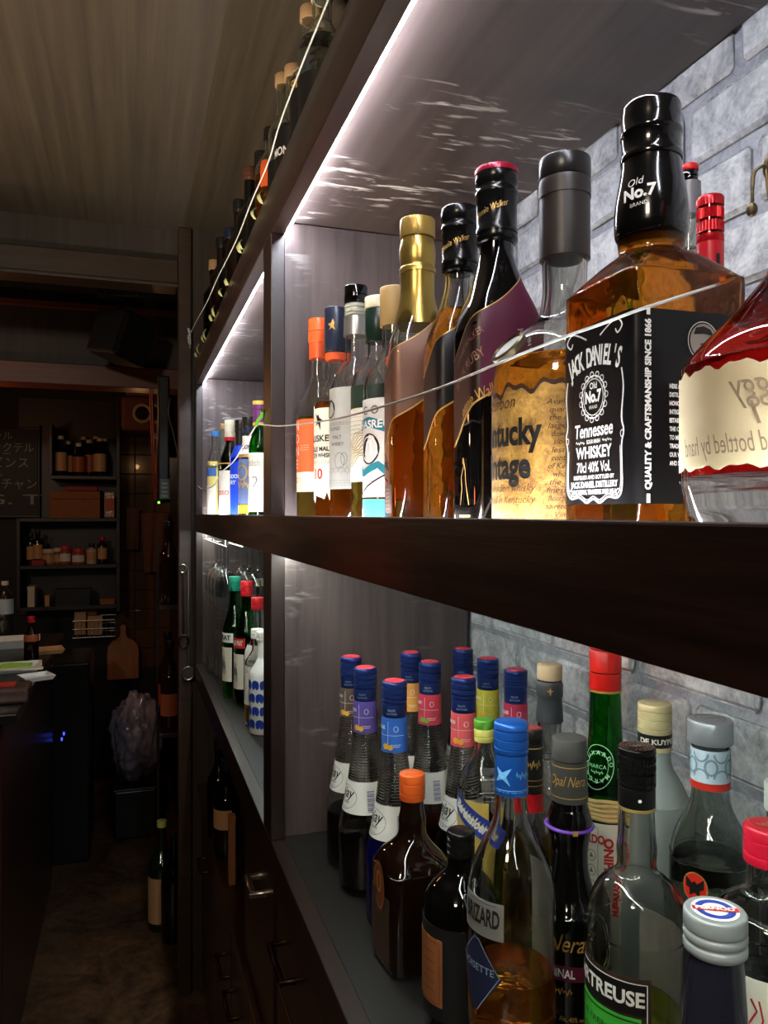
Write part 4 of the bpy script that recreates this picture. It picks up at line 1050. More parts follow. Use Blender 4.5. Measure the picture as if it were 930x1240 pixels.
def mk_p13():
    t = thing('liqueur_bottle', 'bottle with black cap, gold-lined black neck and red band behind the blue-capped bottle', 643, .71, BASE_L)
    B = Body([(0, .024), (.002, .0265), (.006, .0272), (.006, .0272), (.105, .0272), (.120, .0255), (.134, .0215), (.155, .0150), (.172, .0112), (.190, .0103), (.238, .0100)])
    glass('glass_body', B, G_clear, t); liquid(B, .150, L_gold, t)
    s_ = sleeve(t, B, .1880, .2325, col('black_foil', (24, 22, 22), .3), off=.0008); sleeve(t, B, .1715, .1875, col('red_foil', (176, 22, 32), .3), 'red_band', off=.0008)
    for z in (.195, .200, .229): lathe('gold_line', [(z, .0106, 2), (z+.0001, .0112, 2), (z+.0008, .0112, 2), (z+.0009, .0106, 2)], I_gold, s_, 30)
    squig_ = Ink(on(B, W+1.3, .215, .0013)); squig(squig_, 0, 0, .012, .010, 5, .0007); squig_.make('script', I_gold, s_)
    c = cap(t, .2330, .2460, .0108, col('black_foil', (24, 22, 22), .3), rings=1); lathe('cap_top', [(.2460, .0085, 2), (.2466, .0080, 2)], col('dull_red', (130, 52, 44), .4), c, 24)
mk_p13()
def mk_p14():
    t = thing('spirit_bottle', 'sliver of a clear bottle at the right edge of the lower shelf', 950, .52, BASE_L)
    B = Body(std(.25, .028, .011, .17, .205)); glass('glass_body', B, G_clear, t); cap(t, .243, .262, .0125, col('white_plastic', (206, 206, 200)), rings=1)
mk_p14()

# ================================================================ PLAIN BOTTLES (far bay, top row, kitchen)
def plain(name, lab, px, d, zb, h, r, rn, gm, capm, labm=None, lqm=None, lvl=.4, caph=.03, sh=(.55, .75), lz=(.12, .45), group=None, slv=None, text=None, inkm=None, half=1.3, phi=W+.5, tsize=.012, solid=False, N=28, x=None, y=None, stop=False, cat='bottle'):
    if x is None: t = thing(name, lab, px, d, zb, group, cat)
    else: t = empty(name, (x, y, zb), lab, cat, group)
    B = Body(std(h-.004, r, rn, h*sh[0], h*sh[1]), N=N)
    if solid: lathe('glass_body', B.p, gm, t, N)
    else:
        glass('glass_body', B, gm, t, .0022, .006)
        if lqm: liquid(B, h*lvl, lqm, t, .0022, .006)
    cap(t, h-caph, h, rn+.0022, capm, 'stopper' if stop else 'cap', rings=0 if stop else 2, N=24)
    if slv: sleeve(t, B, h-caph-slv[0], h-caph-.0005, slv[1], off=.0012)
    if labm:
        lo = label(B, h*lz[0], h*lz[1], phi, half, labm, t, 'front_label', nseg=20)
        if text: 
            ik = Ink(on(B, phi, h*(lz[0]+lz[1])/2)); n = len(text)
            for i, s_ in enumerate(text): ik.text(s_, 0, (n-1)*.5*tsize*1.1-i*tsize*1.1, tsize, width=min(tsize*.62*len(s_), 2*half*r*.9), bold=.02)
            ik.make('lettering', inkm or I_black, lo)
    return t, B
M_sblue = col('sky_blue_plastic', (64, 140, 214), .4); M_vio = col('violet_foil', (98, 48, 104), .4); M_ivory = col('ivory_foil', (216, 208, 184), .45)
M_navy = col('navy_plastic', (30, 36, 54)); M_cork = col('cork', (176, 140, 100), .8, bump=.3); M_blackp = col('black_plastic_cap', (30, 28, 27), .3)
G_blue = pm('blue_glass', (24, 60, 220), .02, trans=1); G_pale = pm('pale_glass', (220, 226, 210), .1, trans=.9)
yb = col('butter_label', (222, 208, 120), .5)

# ---- upper far shelf
t, B = plain('liqueur_bottle', 'slim bottle with light blue cap, yellow and blue label, farthest on the upper shelf', 260.5, 2.16, BASE_U, .252, .022, .009, G_clear, M_sblue, yb, L_clear, .5, .014, (.6, .85), (.05, .66))
label(B, .125, .150, W+.7, .9, col('mid_blue_label', (62, 100, 160), .5), t, 'blue_panel', off=.0012); label(B, .02, .10, W+.5, 1.1, M_cream, t, 'lower_label', off=.0012)
plain('spirit_bottle', 'thin pale bottle with tan cap just behind the blue-capped one', 270.5, 2.22, BASE_U, .280, .022, .009, G_pale, col('tan_plastic', (176, 144, 92)), None, L_clear, .5, .016, (.55, .8))
t, B = plain('vermouth_bottle', 'olive green bottle with ivory and red neck foil and a cream label', 278.3, 2.02, BASE_U, .266, .028, .0115, G_olive, M_ivory, M_cream, None, 0, .045, (.55, .78), (.06, .50), text=['ROSSO'], inkm=I_red, tsize=.016)
sleeve(t, B, .212, .221, col('red_foil', (176, 22, 32), .3), 'red_band', off=.003); lathe('gold_edge', [(.150, .0286, 2), (.1502, .0292, 2), (.153, .0290, 2), (.1532, .0284, 2)], I_gold, t, 30)
plain('gin_bottle', 'bright blue square-shouldered bottle with black cap on the upper far shelf', 291, 1.84, BASE_U, .245, .024, .011, G_blue, M_blackp, col('royal_blue_label', (26, 66, 208), .5), None, 0, .03, (.62, .72), (.08, .75), slv=(.03, M_blackp), text=['LONDON', 'DRY'], inkm=I_white, tsize=.013, half=1.5)
t, B = plain('gin_bottle', 'clear bottle with black cap, white neck label and blue and gold front', 301.5, 1.68, BASE_U, .232, .0225, .013, G_clear, M_blackp, col('steel_blue_label', (92, 110, 146), .5), L_gold, .3, .022, (.62, .76), (.18, .60), slv=(.012, M_navy))
lo = label(B, .150, .190, W+.6, 1.4, M_white, t, 'neck_label', off=.0012); Ink(on(B, W+.75, .165, .0018)).text("GORDON'S", 0, 0, .014, width=.034, bold=.03).make('lettering', I_black, lo)
label(B, .143, .149, W+.6, 1.4, I_gold, t, 'gold_line', off=.0012); label(B, .022, .040, W+.6, 1.3, col('sun_yellow_label', (230, 170, 30), .5), t, 'yellow_label', off=.0012)
ik = Ink(on(B, W+.7, .10, .0012)); ik.ell(0, .01, .012, .016, .003, 14); squig(ik, 0, -.015, .03, .02, 6, .002); ik.make('crest', I_gold, t)
t, B = plain('whisky_bottle', 'green glass bottle with purple and gold foil and cream label reading 12', 314.3, 1.58, BASE_U, .250, .0220, .0115, G_green, M_vio, M_cream, None, 0, .046, (.62, .80), (.10, .58), half=1.5)
cap(t, .244, .252, .0142, col('mustard_foil', (206, 164, 62), .4), 'cap_top', rings=0); cap(t, .202, .208, .0142, col('mustard_foil', (206, 164, 62), .4), 'foil_edge', rings=0)
Ink(on(B, W+.75, .09)).text('12', 0, -.006, .034, width=.024).text('lddich', 0, .034, .020, width=.03).make('lettering', I_grey, t)
plain('whisky_bottle', 'amber bottle with cream label mostly hidden behind the divider on the upper shelf', 322, 1.75, BASE_U, .235, .024, .011, G_clear, M_blackp, M_cream, L_amber, .75, .03, text=['SPEY'], inkm=I_black)

# ---- lower far shelf
def wine_glass(px, d, lab, grp):
    p = P(px, 621, d); zt = -.071
    t = empty('wine_glass', (p.x, p.y, zt-.172), lab, 'glass', grp)
    pr = [(.172, .026, 2), (.1712, .027, 2), (.1690, .020, 2), (.1660, .005, 2), (.160, .0032, 2), (.110, .0028, 2), (.098, .006, 2), (.088, .018, 2), (.070, .0285, 2), (.050, .0310, 2), (.025, .0290, 2), (0, .0245, 2)]
    inner = [(.0002, .0236, 2), (.025, .0281, 2), (.050, .0301, 2), (.070, .0276, 2), (.086, .0180, 2), (.093, .008, 2)]
    V = dense(pr[::-1], 3)
    prof = dense(inner, 2)[::-1]+V          # inner down to rim, outer up to foot
    lathe('bowl', prof, G_clear, t, 28)
    return t
for px, d, lab in ((262.3, 2.20, 'hanging stemmed glass farthest from the camera, beside the shelving end panel'), (266.4, 2.12, 'hanging stemmed glass second from the shelving end panel'),
                   (270.8, 2.04, 'hanging stemmed glass third from the shelving end panel'), (275.5, 1.97, 'hanging stemmed glass nearest of the front row, beside the teal-capped bottle')):
    wine_glass(px, d, lab, 'stemmed glasses hanging under the middle shelf')
for px, d, lab in ((296, 2.16, 'hanging stemmed glass above the two green vermouth bottles, farther one'), (302, 2.0, 'hanging stemmed glass above the two green vermouth bottles, nearer one'), (313, 1.93, 'hanging stemmed glass above the clear red-capped bottle by the divider')):
    wine_glass(px, d, lab, 'stemmed glasses hanging under the middle shelf')
rl = empty('glass_rack', (.25, 1.9, -.07), 'thin metal stemware rack under the middle shelf with glasses hanging', 'rack')
for xx in (.196, .232, .258, .292, .318):
    tube('rail', [(xx, 1.70, -.0745), (xx, 2.24, -.0745)], .0018, M_bronze, rl, 6)
    for yy in (1.73, 2.19): tube('hanger', [(xx, yy, -.0745), (xx, yy, -.050)], .0014, M_steel, rl, 6)
def tumbler(px, d, h, r, lab):
    t = thing('shot_glass', lab, px, d, BASE_L, 'small glasses on the lower far shelf', 'glass')
    lathe('glass_body', [(0, r*.82, 2), (.001, r*.86, 2), (h, r, 2), (h, r-.0016, 2), (.008, r*.86-.002, 2), (.0075, r*.4, 2)], G_clear, t, 24)
tumbler(258, 2.16, .046, .017, 'short shot glass at the far left corner of the lower shelf')
tumbler(266.5, 2.08, .050, .017, 'short shot glass standing between the tall glass and the corner one')
t = thing('highball_glass', 'tall narrow clear glass beside the teal-capped green bottle', 267.5, 2.17, BASE_L, None, 'glass')
lathe('glass_body', [(0, .013, 2), (.115, .019, 2), (.115, .0176, 2), (.01, .0115, 2), (.0095, .004, 2)], G_clear, t, 24)
M_teal = col('teal_foil', (34, 136, 112), .35, .2); M_redf = col('red_foil2', (200, 36, 46), .35, .2)
for px, d, cm, lab, r, lc in ((284.5, 1.87, M_teal, 'green vermouth bottle with teal foil and cream arched label', .030, I_red), (298.8, 1.79, M_redf, 'dark green vermouth bottle with red foil and red name label', .0295, I_black)):
    t, B = plain('vermouth_bottle', lab, px, d, BASE_L, .290 if d > 1.8 else .286, r, .0125, G_green, cm, M_cream, L_dark if d < 1.8 else None, .38, .034, (.52, .80), (.14, .42), half=.9, text=None, phi=W+.3)
    lo = label(B, .134, .156, W+.4, .9, M_white if d > 1.8 else M_redf, t, 'name_label'); Ink(on(B, W+.5, .145, .0012)).text('DOLIN PRAT' if d < 1.8 else 'PRAT', 0, 0, .016, width=.036, bold=.03).make('lettering', I_black if d > 1.8 else I_white, lo)
    ik = Ink(on(B, W+.3, .08, .0012)); squig(ik, 0, .0, .02, .05, 8, .002); ik.make('label_print', I_grey, lo)
t, B = plain('spirit_bottle', 'clear bottle with red foil, white and dark label beside the divider', 312, 1.70, BASE_L, .258, .0285, .012, G_clear, M_redf, M_white, L_brown, .3, .026, (.5, .72), (.28, .60), text=['SAVANNA', 'AGRICOLE'], inkm=I_black, tsize=.012)
label(B, .045, .070, W+.4, 1.2, I_black, t, 'lower_label', off=.0010)
t, B = plain('liqueur_bottle', 'clear bottle of yellow liqueur with a yellow and green tropical label', 311.5, 1.625, BASE_L, .20, .0265, .011, G_clear, M_white, M_white, L_gold, .25, .02, (.62, .80), (.22, .62))
ik = Ink(on(B, W+.6, .095, .0012)); ik.poly([(-.012, 0), (0, .022), (.010, .006), (.004, -.004)]); ik.make('leaf_print', col('leaf_yellow', (222, 196, 60), .5), t)
t, B = plain('sake_bottle', 'white ceramic bottle with blue flower dots half hidden by the divider', 319, 1.56, BASE_L, .205, .029, .012, col('white_ceramic', (226, 228, 226), .25, coat=.4), M_white, None, None, 0, .02, (.55, .76), solid=True)
for i in range(4):
    for j in range(3):
        Ink(on(B, W-.1+.62*j+(.3 if i % 2 else 0), .022+.026*i, .0006)).disc(-.004, 0, .0045, .009, 12).disc(.004, 0, .0045, .009, 12).disc(0, .006, .006, .004, 12).make('blue_flower', col('cobalt_print', (28, 62, 160), .4), t)
plain('wine_bottle', 'green bottle with white label deep behind the red-foiled bottle', 316, 2.2, BASE_L, .270, .030, .012, G_green, M_ivory, M_white, None, 0, .03, lz=(.35, .7))

# ================================================================ TOP ROW above the upper rail
st_board = bx('shelf_board', X0+.001, XB-.002, YN, YF, .4322, .4442, M_dark, rack, .0008)
BT = .4446
GT = 'bottles in the row on top of the shelving'
t, B = plain('spirit_bottle', 'clear bottle with pale plastic cap at the top picture edge, above the upper rail', 390, 1.02, BT, .255, .031, .013, G_thin, M_ivory, I_black, L_clear, .7, .02, (.66, .82), (.1, .5), GT)
t, B = plain('spirit_bottle', 'cork-topped clear bottle with small white label reading BOX on the top row', 376.5, 1.12, BT, .290, .030, .014, G_thin, M_cork, M_white, L_clear, .6, .020, (.62, .74), (.66, .745), GT, text=['BOX'], stop=True, phi=W+.75, half=.6, tsize=.014)
lo = label(B, .10, .18, W+.7, 1.2, I_black, t, 'lower_label'); Ink(on(B, W+.8, .150)).text('STEP', 0, .018, .018, width=.04, bold=.04).make('lettering', I_gold, lo)
t, B = plain('spirit_bottle', 'cork-topped clear bottle with black label and white lettering on the top row', 357, 1.22, BT, .262, .031, .0145, G_thin, M_cork, I_black, L_clear, .62, .020, (.60, .72), (.30, .60), GT, text=['MONO'], inkm=I_white, stop=True, tsize=.018, phi=W+.75)
plain('spirit_bottle', 'slim clear bottle with tan stopper between two cork-topped top-row bottles', 343.5, 1.33, BT, .312, .027, .013, G_thin, M_cork, I_black, L_clear, .5, .02, (.66, .78), (.25, .5), GT, stop=True)
t, B = plain('liqueur_bottle', 'round-shouldered amber liqueur bottle with orange tags on the top row', 331, 1.43, BT, .268, .034, .016, G_thin, M_blackp, None, L_orange, .66, .02, (.70, .86), (.2, .5), GT)
label(B, .150, .20, W+1.0, .35, col('orange_plastic', (226, 96, 44)), t, 'orange_tag'); label(B, .185, .205, W+1.5, .3, col('amber_tag', (230, 140, 40)), t, 'amber_tag')
for px, d, h, cm, gm, lab in ((317, 1.53, .272, M_blackp, G_blk, 'black bottle with black cap beside the amber round-shouldered one'), (303, 1.63, .286, col('brown_plastic', (92, 56, 40)), G_blk, 'black bottle with brown cap on the top row'),
                             (290, 1.76, .27, M_blackp, G_brn, 'dark brown bottle under the fairy wire, middle of the top row'), (279, 1.88, .25, M_navy, G_blk, 'dark bottle with navy cap towards the far end of the top row'),
                             (268.5, 2.0, .27, M_blackp, G_brn, 'second darkest bottle from the far end of the top row'), (259.5, 2.13, .255, M_cork, G_olive, 'olive bottle with cork at the far end of the top row')):
    plain('spirit_bottle', lab, px, d, BT, h, .030, .013, gm, cm, None, None, 0, .028, (.6, .75), (.2, .5), GT, solid=gm is not G_olive)

# leaves of an artificial vine laid along the upper rail
ivy = empty('artificial_vine', (.19, 1.6, ZU1), 'pale artificial leaf garland lying along the top of the upper rail', 'garland')
M_leaf = col('pale_leaf', (176, 176, 120), .5); M_stem = col('vine_stem', (96, 104, 60), .6)
tube('stem', smooth_path([(.186+.004*sin(i*2), 1.05+.09*i, ZU1+.004+.003*sin(i*3)) for i in range(15)], 4), .0013, M_stem, ivy, 6)
for px, py, d, s_ in ((321, 212, 1.10, 1), (317, 232, 1.16, .9), (302, 262, 1.30, .9), (301, 280, 1.32, 1.1), (285, 300, 1.50, 1), (279, 313, 1.60, 1), (270.5, 341, 1.74, 1.5), (268, 350, 1.80, 1.2), (261, 365, 1.95, 1.4), (259, 374, 2.0, 1.2), (253, 388, 2.15, 1.4), (251, 394, 2.22, 1.1)):
    p = P(px, py, d); y = p.y; x = .176; z = ZU1+random.uniform(.0, .010)
    n_ = 8; V = []; L_ = .019*s_; a = random.uniform(-.6, .6)+1.3
    for k in range(n_+1):
        u = k/n_; wd = sin(pi*min(1, u*1.02))**.8*.0075*s_
        c_ = Vector((x-.006*sin(u*pi), y+(u-.5)*L_*cos(a), z+(u-.3)*L_*sin(a)))
        w_ = Vector((0, -sin(a)*wd, cos(a)*wd)); V += [c_+Vector((.002, 0, 0))+w_, c_+Vector((-.0012, 0, 0)), c_+Vector((.002, 0, 0))-w_, c_+Vector((.003, 0, 0))]
    Fc = []
    for k in range(n_):
        for q in range(4): Fc.append((k*4+q, k*4+(q+1) % 4, k*4+4+(q+1) % 4, k*4+4+q))
    mesh('leaf', V, Fc, M_leaf, ivy, True, True)

# ---- wires of the fairy lights
def XP(px, x):        # distance at which pixel column px meets the plane X=x
    return (x*979.5)/(px-160.6)
M_wire = pm('clear_white_wire', (226, 226, 218), .3, coat=.5)
wt = empty('fairy_light_wire', (.16, 1.1, .45), 'thin white wire strung in front of the upper rail beside the top-row bottles', 'wire')
tube('cable', smooth_path([P(px, py, XP(px, .166)) for px, py in ((401, -14), (396, 3), (365.5, 78), (338, 152), (325, 196), (304.6, 243.6), (286, 291), (264, 335), (250.5, 365.5), (238, 388), (231.5, 402))], 5), .0010, M_wire, wt, 8)
nd = P(231, 404, XP(231, .166))
for i in range(9):
    a = i*.7; q = nd+Vector((random.uniform(-.008, .004), random.uniform(-.01, .01), random.uniform(-.05, .03)))
    tube('wire_loop', smooth_path([nd+Vector((0, 0, -.004*i)), (nd+q)/2+Vector((-.006, 0, .008)), q], 4), .0007, M_wire, wt, 5)
w2 = empty('fairy_light_wire', (.17, .9, .12), 'white wire sagging across the bottles of the upper shelf', 'wire')
pts = [P(899, 333.5, .428), P(888, 337, .402), P(866, 345, .377), P(835, 355, .358), P(776, 374, .340), P(728, 392, .345), P(680, 409, .362), P(600, 441, .398), P(530, 470, .45), P(455, 494, .53), P(400, 508, .70), P(345, 515, .93), P(326, 514.5, 1.04), P(312, 512, 1.115)]
tube('cable', smooth_path(pts, 6), .00075, M_wire, w2, 8)
pts = [P(312, 512, 1.115), P(308, 518, 1.16), P(292, 544, 1.33), P(283, 558, 1.42), P(268, 572, 1.62), P(261, 585, 1.72), P(254, 590, 1.86), P(245, 592, 2.02), P(240, 588, 2.14)]
tube('cable', smooth_path(pts, 5), .0011, M_wire, w2, 8)
tube('green_tie', smooth_path([P(310, 515, 1.12), P(313, 508, 1.11), P(317, 503, 1.10), P(318, 497, 1.09)], 4), .0028, col('leaf_green_cap', (92, 156, 52), .35), w2, 8)
# fairy lights lying on the shelf behind the bottles
M_bulb = glow('fairy_bulb', (1, .90, .72), 1000)
w3 = empty('fairy_lights', (.36, .6, -.02), 'string of tiny warm lights lying on the upper shelf behind the bottles', 'lights')
fp = []
y = .20; i = 0
while y < 1.0:
    fp.append(Vector((.338+.018*sin(i*1.3) if y > .46 else .322+.010*sin(i*1.7), y, -.0195+.0015*(i % 2)))); y += .034; i += 1
tube('cable', smooth_path(fp, 4), .0005, M_wire, w3, 6)
for p in fp:
    bm = bmesh.new(); bmesh.ops.create_icosphere(bm, subdivisions=1, radius=.0017)
    for v in bm.verts: v.co += p+Vector((0, 0, .0015))+Vector((0, 0, Z0))-w3.location
    me = bpy.data.meshes.new('bulb'); bm.to_mesh(me); bm.free(); me.materials.append(M_bulb)
    o = bpy.data.objects.new('bulb', me); C.objects.link(o); o.parent = w3
# dangling metal ornament at the right picture edge
p = P(925, 216, .335)
orn = empty('hanging_ornament', (p.x, p.y, p.z), 'small bronze ornament with a dangling ball at the right edge', 'ornament')
Mb = pm('antique_bronze', (112, 100, 74), .45, .6)
def uvball(name, c, r, mat, par, sz=1, N=20):
    pr = [(c[2]-r*sz*cos(pi*k/10), max(r*sin(pi*k/10), 1e-5), 2) for k in range(11)]
    o = lathe(name, pr, mat, par, N, closed=False)
    for v in o.data.vertices: v.co.x += c[0]; v.co.y += c[1]
    return o
uvball('clasp', (.005, 0, .006), .0042, Mb, orn, 1.5)
R_ = Vector((cos(YAW), -sin(YAW), 0))
tube('arm', smooth_path([R_*.0+Vector((0, 0, .006)), R_*-.004+Vector((0, 0, .003)), R_*-.005+Vector((0, 0, -.004)), R_*-.0050+Vector((0, 0, -.010))], 5), .0008, Mb, orn, 6, world=False)
uvball('ball', tuple(R_*-.0052+Vector((0, 0, -.0135))), .0024, Mb, orn, 1.3)
tube('hook', smooth_path([Vector((.003, 0, .010)), Vector((.010, -.002, .020)), Vector((.016, -.004, .050)), Vector((.018, -.006, .16))], 6), .0007, Mb, orn, 6, world=False)
tube('arm', smooth_path([R_*.001+Vector((0, 0, .004)), R_*.002+Vector((0, 0, -.006)), R_*.004+Vector((0, 0, -.012))], 5), .0007, Mb, orn, 6, world=False)

# ================================================================ PASSAGE AND KITCHEN
def PY(px, py, Y):
    k = (px-160.6)/979.5
    d = .9505*Y/(1-.3107*k)
    return P(px, py, d)
def bxp(name, pa, pb, Y, dep, mat, parent=None, bevel=.002, **k):
    """box whose front face spans pixels pa..pb at distance plane Y and runs dep back"""
    a = PY(pa[0], pa[1], Y); b = PY(pb[0], pb[1], Y)
    return bx(name, a.x, b.x, Y, Y+dep, b.z, a.z, mat, parent, bevel, **k)
def at(px, py, Y, name, lab, cat, grp=None):
    p = PY(px, py, Y); return empty(name, p, lab, cat, grp)

# tiles of the kitchen wall
M_tile = pm('brown_glazed_tile', (104, 70, 42), .16, coat=.4, var=.12, scale=8)
tx = [-.089+.1035*k for k in range(4)]; tz = [.322-.1068*k for k in range(-3, 12)]
for a in range(3):
    for b in range(len(tz)-1):
        bx('tile', tx[a]+.0025, tx[a+1]-.0025, 4.452+random.uniform(-.001, .001), 4.462, tz[b+1]+.0025, tz[b]-.0025, M_tile, wk, .0015)

# kitchen shelving against the far wall
M_kd = wood('kitchen_shelf_wood', (24, 11, 8), (40, 19, 13), .45, 'X')
ks = at(90, 740, 4.3, 'kitchen_shelf_unit', 'dark open shelf unit on the kitchen wall with four boards of jars', 'shelf unit')
KY = 4.18
for py in (575, 627, 685, 736):
    a = PY(22 if py > 600 else 60, py, KY); b = PY(143, py, KY)
    bx('shelf_board', a.x, b.x, KY, 4.44, a.z-.018, a.z, M_kd, ks)
for px, y0, y1 in ((61, 512, 575), (143, 480, 740), (22, 627, 740)):
    a = PY(px, y0, KY); b = PY(px, y1, KY); bx('side_panel', a.x-.008, a.x+.008, KY, 4.44, b.z, a.z, M_kd, ks)
bxp('back_panel', (22, 480), (143, 740), 4.44, .008, M_kd, ks)
def sz(py, Y=4.24): return None
def on_shelf(px, py, Y): p = PY(px, py, Y); return p.x, p.z
def zsh(py): return PY(90, py, KY).z
L_soy = pm('dark_syrup', (38, 14, 8), .1)
M_lab_o = col('rust_label', (168, 84, 48), .5); M_lab_c = col('aged_label', (196, 150, 104), .5)
GK = 'sauce bottles on the top kitchen shelf'
for i, (px, h, r, lm, lab) in enumerate(((74, .205, .030, M_lab_c, 'leftmost bottle on the kitchen top shelf with a pale full-length label'), (82, .185, .037, M_lab_c, 'widest light-labelled bottle on the kitchen top shelf'),
        (95.5, .170, .033, M_lab_o, 'shorter rust-labelled bottle in the middle of the kitchen top shelf'), (108, .195, .036, M_lab_o, 'tall rust-labelled bottle right of the middle on the kitchen top shelf'),
        (121, .200, .033, M_lab_c, 'rightmost pale-labelled bottle on the kitchen top shelf'))):
    x, z = on_shelf(px, 575, 4.28+.05*(i % 2))
    plain('sauce_bottle', lab, 0, 0, 0, h, r, .013, G_brn, M_ivory, lm, None, 0, .018, (.58, .72), (.12, .58), GK, x=x, y=4.27+.06*(i % 2), solid=True, phi=1.5*pi, half=1.2, text=['SAUCE'] if False else None)
    bpy.context.scene.collection.objects[-1]
for o in [o for o in C.objects if o.get('group') == GK]: o.location.z = Z0+zsh(575)
for i, (px, h) in enumerate(((101, .215), (116, .22), (127, .21))):
    x, _ = on_shelf(px, 575, 4.39); t, B = plain('sauce_bottle', ('dark bottle behind the middle pair on the kitchen top shelf', 'dark bottle behind the two right-hand ones on the kitchen top shelf', 'dark bottle in the right back corner of the kitchen top shelf')[i], 0, 0, zsh(575), h, .026, .012, G_brn, M_ivory, None, None, 0, .016, (.6, .75), x=x, y=4.40, solid=True, group='sauce bottles in the back row of the top kitchen shelf')
# board two: carton and carton-sized pack
M_card = pm('brown_cardboard', (150, 96, 58), .8, var=.1)
cb = at(90, 627, 4.2, 'cardboard_box', 'closed brown cardboard box on the second kitchen shelf', 'box')
cb.location.z = Z0+zsh(627)
bxp('carton', (60, 594), (121, 627), 4.20, .17, M_card, cb)
a = PY(60, 603, 4.199); b = PY(121, 604.5, 4.199); bx('flap_seam', a.x, b.x, 4.1985, 4.2005, b.z, a.z, col('cardboard_shadow_seam', (112, 70, 42), .8), cb, 0)
rp = at(90, 594, 4.2, 'red_packet', 'flat red packet lying on the cardboard box', 'packet'); bxp('packet', (79, 588.5), (118, 594), 4.24, .1, col('red_card', (150, 44, 34), .6), rp)
wp = at(132, 627, 4.2, 'clear_pack', 'shiny wrapped pack between the cardboard box and the shelf side', 'packet'); bxp('pack', (126, 595), (139, 626.5), 4.20, .1, col('shiny_wrap', (190, 160, 140), .2, .3, bump=.8), wp, .006)
bxp('pack_label', (127, 603), (138, 618), 4.197, .003, M_lab_o, wp, 0)
# board three: jars
GJ = 'jars and bottles on the third kitchen shelf'
def jar(px, h, r, bm_, lm, lab, name='spice_jar', Y=4.27, caph=.02, rn=None):
    x, _ = on_shelf(px, 685, Y)
    plain(name, lab, 0, 0, zsh(685), h, r, rn or r*.8, bm_, lm, M_lab_c if lm is not M_capred else M_white, None, 0, caph, (.7, .8), (.2, .6), GJ, x=x, y=Y, solid=True, phi=1.5*pi, half=1.0)
jar(37, .165, .020, G_brn, M_blackp, 'dark slim bottle at the left of the third kitchen shelf', 'sauce_bottle', rn=.010)
jar(46, .180, .026, G_brn, M_blackp, 'tall dark bottle second from left on the third kitchen shelf', 'sauce_bottle', rn=.011)
jar(59, .085, .034, col('cloudy_jar', (150, 120, 98), .35), M_ivory, 'cloudy jar with ivory lid beside the tall dark bottle')
jar(70, .090, .022, col('spice_brown', (120, 74, 48), .4), M_ivory, 'small brown spice jar with ivory lid on the third kitchen shelf')
jar(79, .100, .030, col('spice_rust', (150, 78, 50), .4), M_capred, 'rust-coloured jar with red lid in the middle of the third kitchen shelf')
jar(95, .085, .034, col('spice_rust', (150, 78, 50), .4), M_capred, 'broad low jar with red lid beside the white squeeze bottle')
jar(111, .110, .026, col('white_squeeze', (196, 176, 154), .4), M_blackp, 'white squeeze bottle with dark cap on the third kitchen shelf', 'squeeze_bottle', rn=.012)
jar(124, .145, .026, G_brn, M_redf, 'dark sauce bottle at the right end of the third kitchen shelf', 'sauce_bottle', rn=.012)
rd = at(45, 684, 4.2, 'snack_packet', 'crumpled red and white packet lying at the front of the third kitchen shelf', 'packet'); rd.location.z = Z0+zsh(685)
bxp('packet', (38, 678), (54, 684.5), 4.19, .05, col('red_card', (150, 44, 34), .6), rd, .004)
# board four
for px0, px1, y0, m, lab in ((33, 42, 712, M_ivory, 'pair of upright ivory cartons at the left of the fourth kitchen shelf'), (54, 60, 723, M_lab_c, 'tiny tan pot on the fourth kitchen shelf'), (66, 110, 716, M_black, 'long black tray box on the fourth kitchen shelf'), (121, 139, 727, M_card, 'low brown packet at the right of the fourth kitchen shelf')):
    t = at((px0+px1)/2, 736, 4.2, 'storage_box', lab, 'box'); t.location.z = Z0+zsh(736); bxp('body', (px0, y0), (px1, 736), 4.22, .1, m, t, .004); bxp('lid', (px0-.3, y0-2), (px1+.3, y0), 4.219, .102, m, t, .001)
# wire basket hung under the unit
wb = at(113, 770, 4.2, 'wire_basket', 'wire basket of papers hanging under the kitchen shelf unit', 'basket')
a = PY(88, 752, 4.19); b = PY(139, 770, 4.19)
for z in (a.z, (a.z+b.z)/2, b.z):
    tube('rim', [(a.x, 4.19, z), (b.x, 4.19, z), (b.x, 4.40, z), (a.x, 4.40, z)], .0022, M_steel, wb, 6, closed=True)
for i in range(11):
    x = a.x+(b.x-a.x)*i/10; tube('wire', [(x, 4.19, a.z), (x, 4.19, b.z), (x, 4.40, b.z)], .0013, M_steel, wb, 5)
for x in (a.x, b.x): tube('hanger', [(x, 4.40, a.z), (x, 4.40, PY(88, 737, 4.4).z)], .002, M_steel, wb, 5)
pp = at(104, 769, 4.25, 'paper_stack', 'sheaf of pale papers standing in the wire basket', 'papers')
bxp('sheet', (90, 741), (104, 768), 4.24, .02, M_lab_c, pp, .001); bxp('sheet', (98, 734), (117, 768), 4.28, .03, M_card, pp, .001); bxp('sheet', (106, 746), (124, 768), 4.22, .015, M_lab_c, pp, .001)
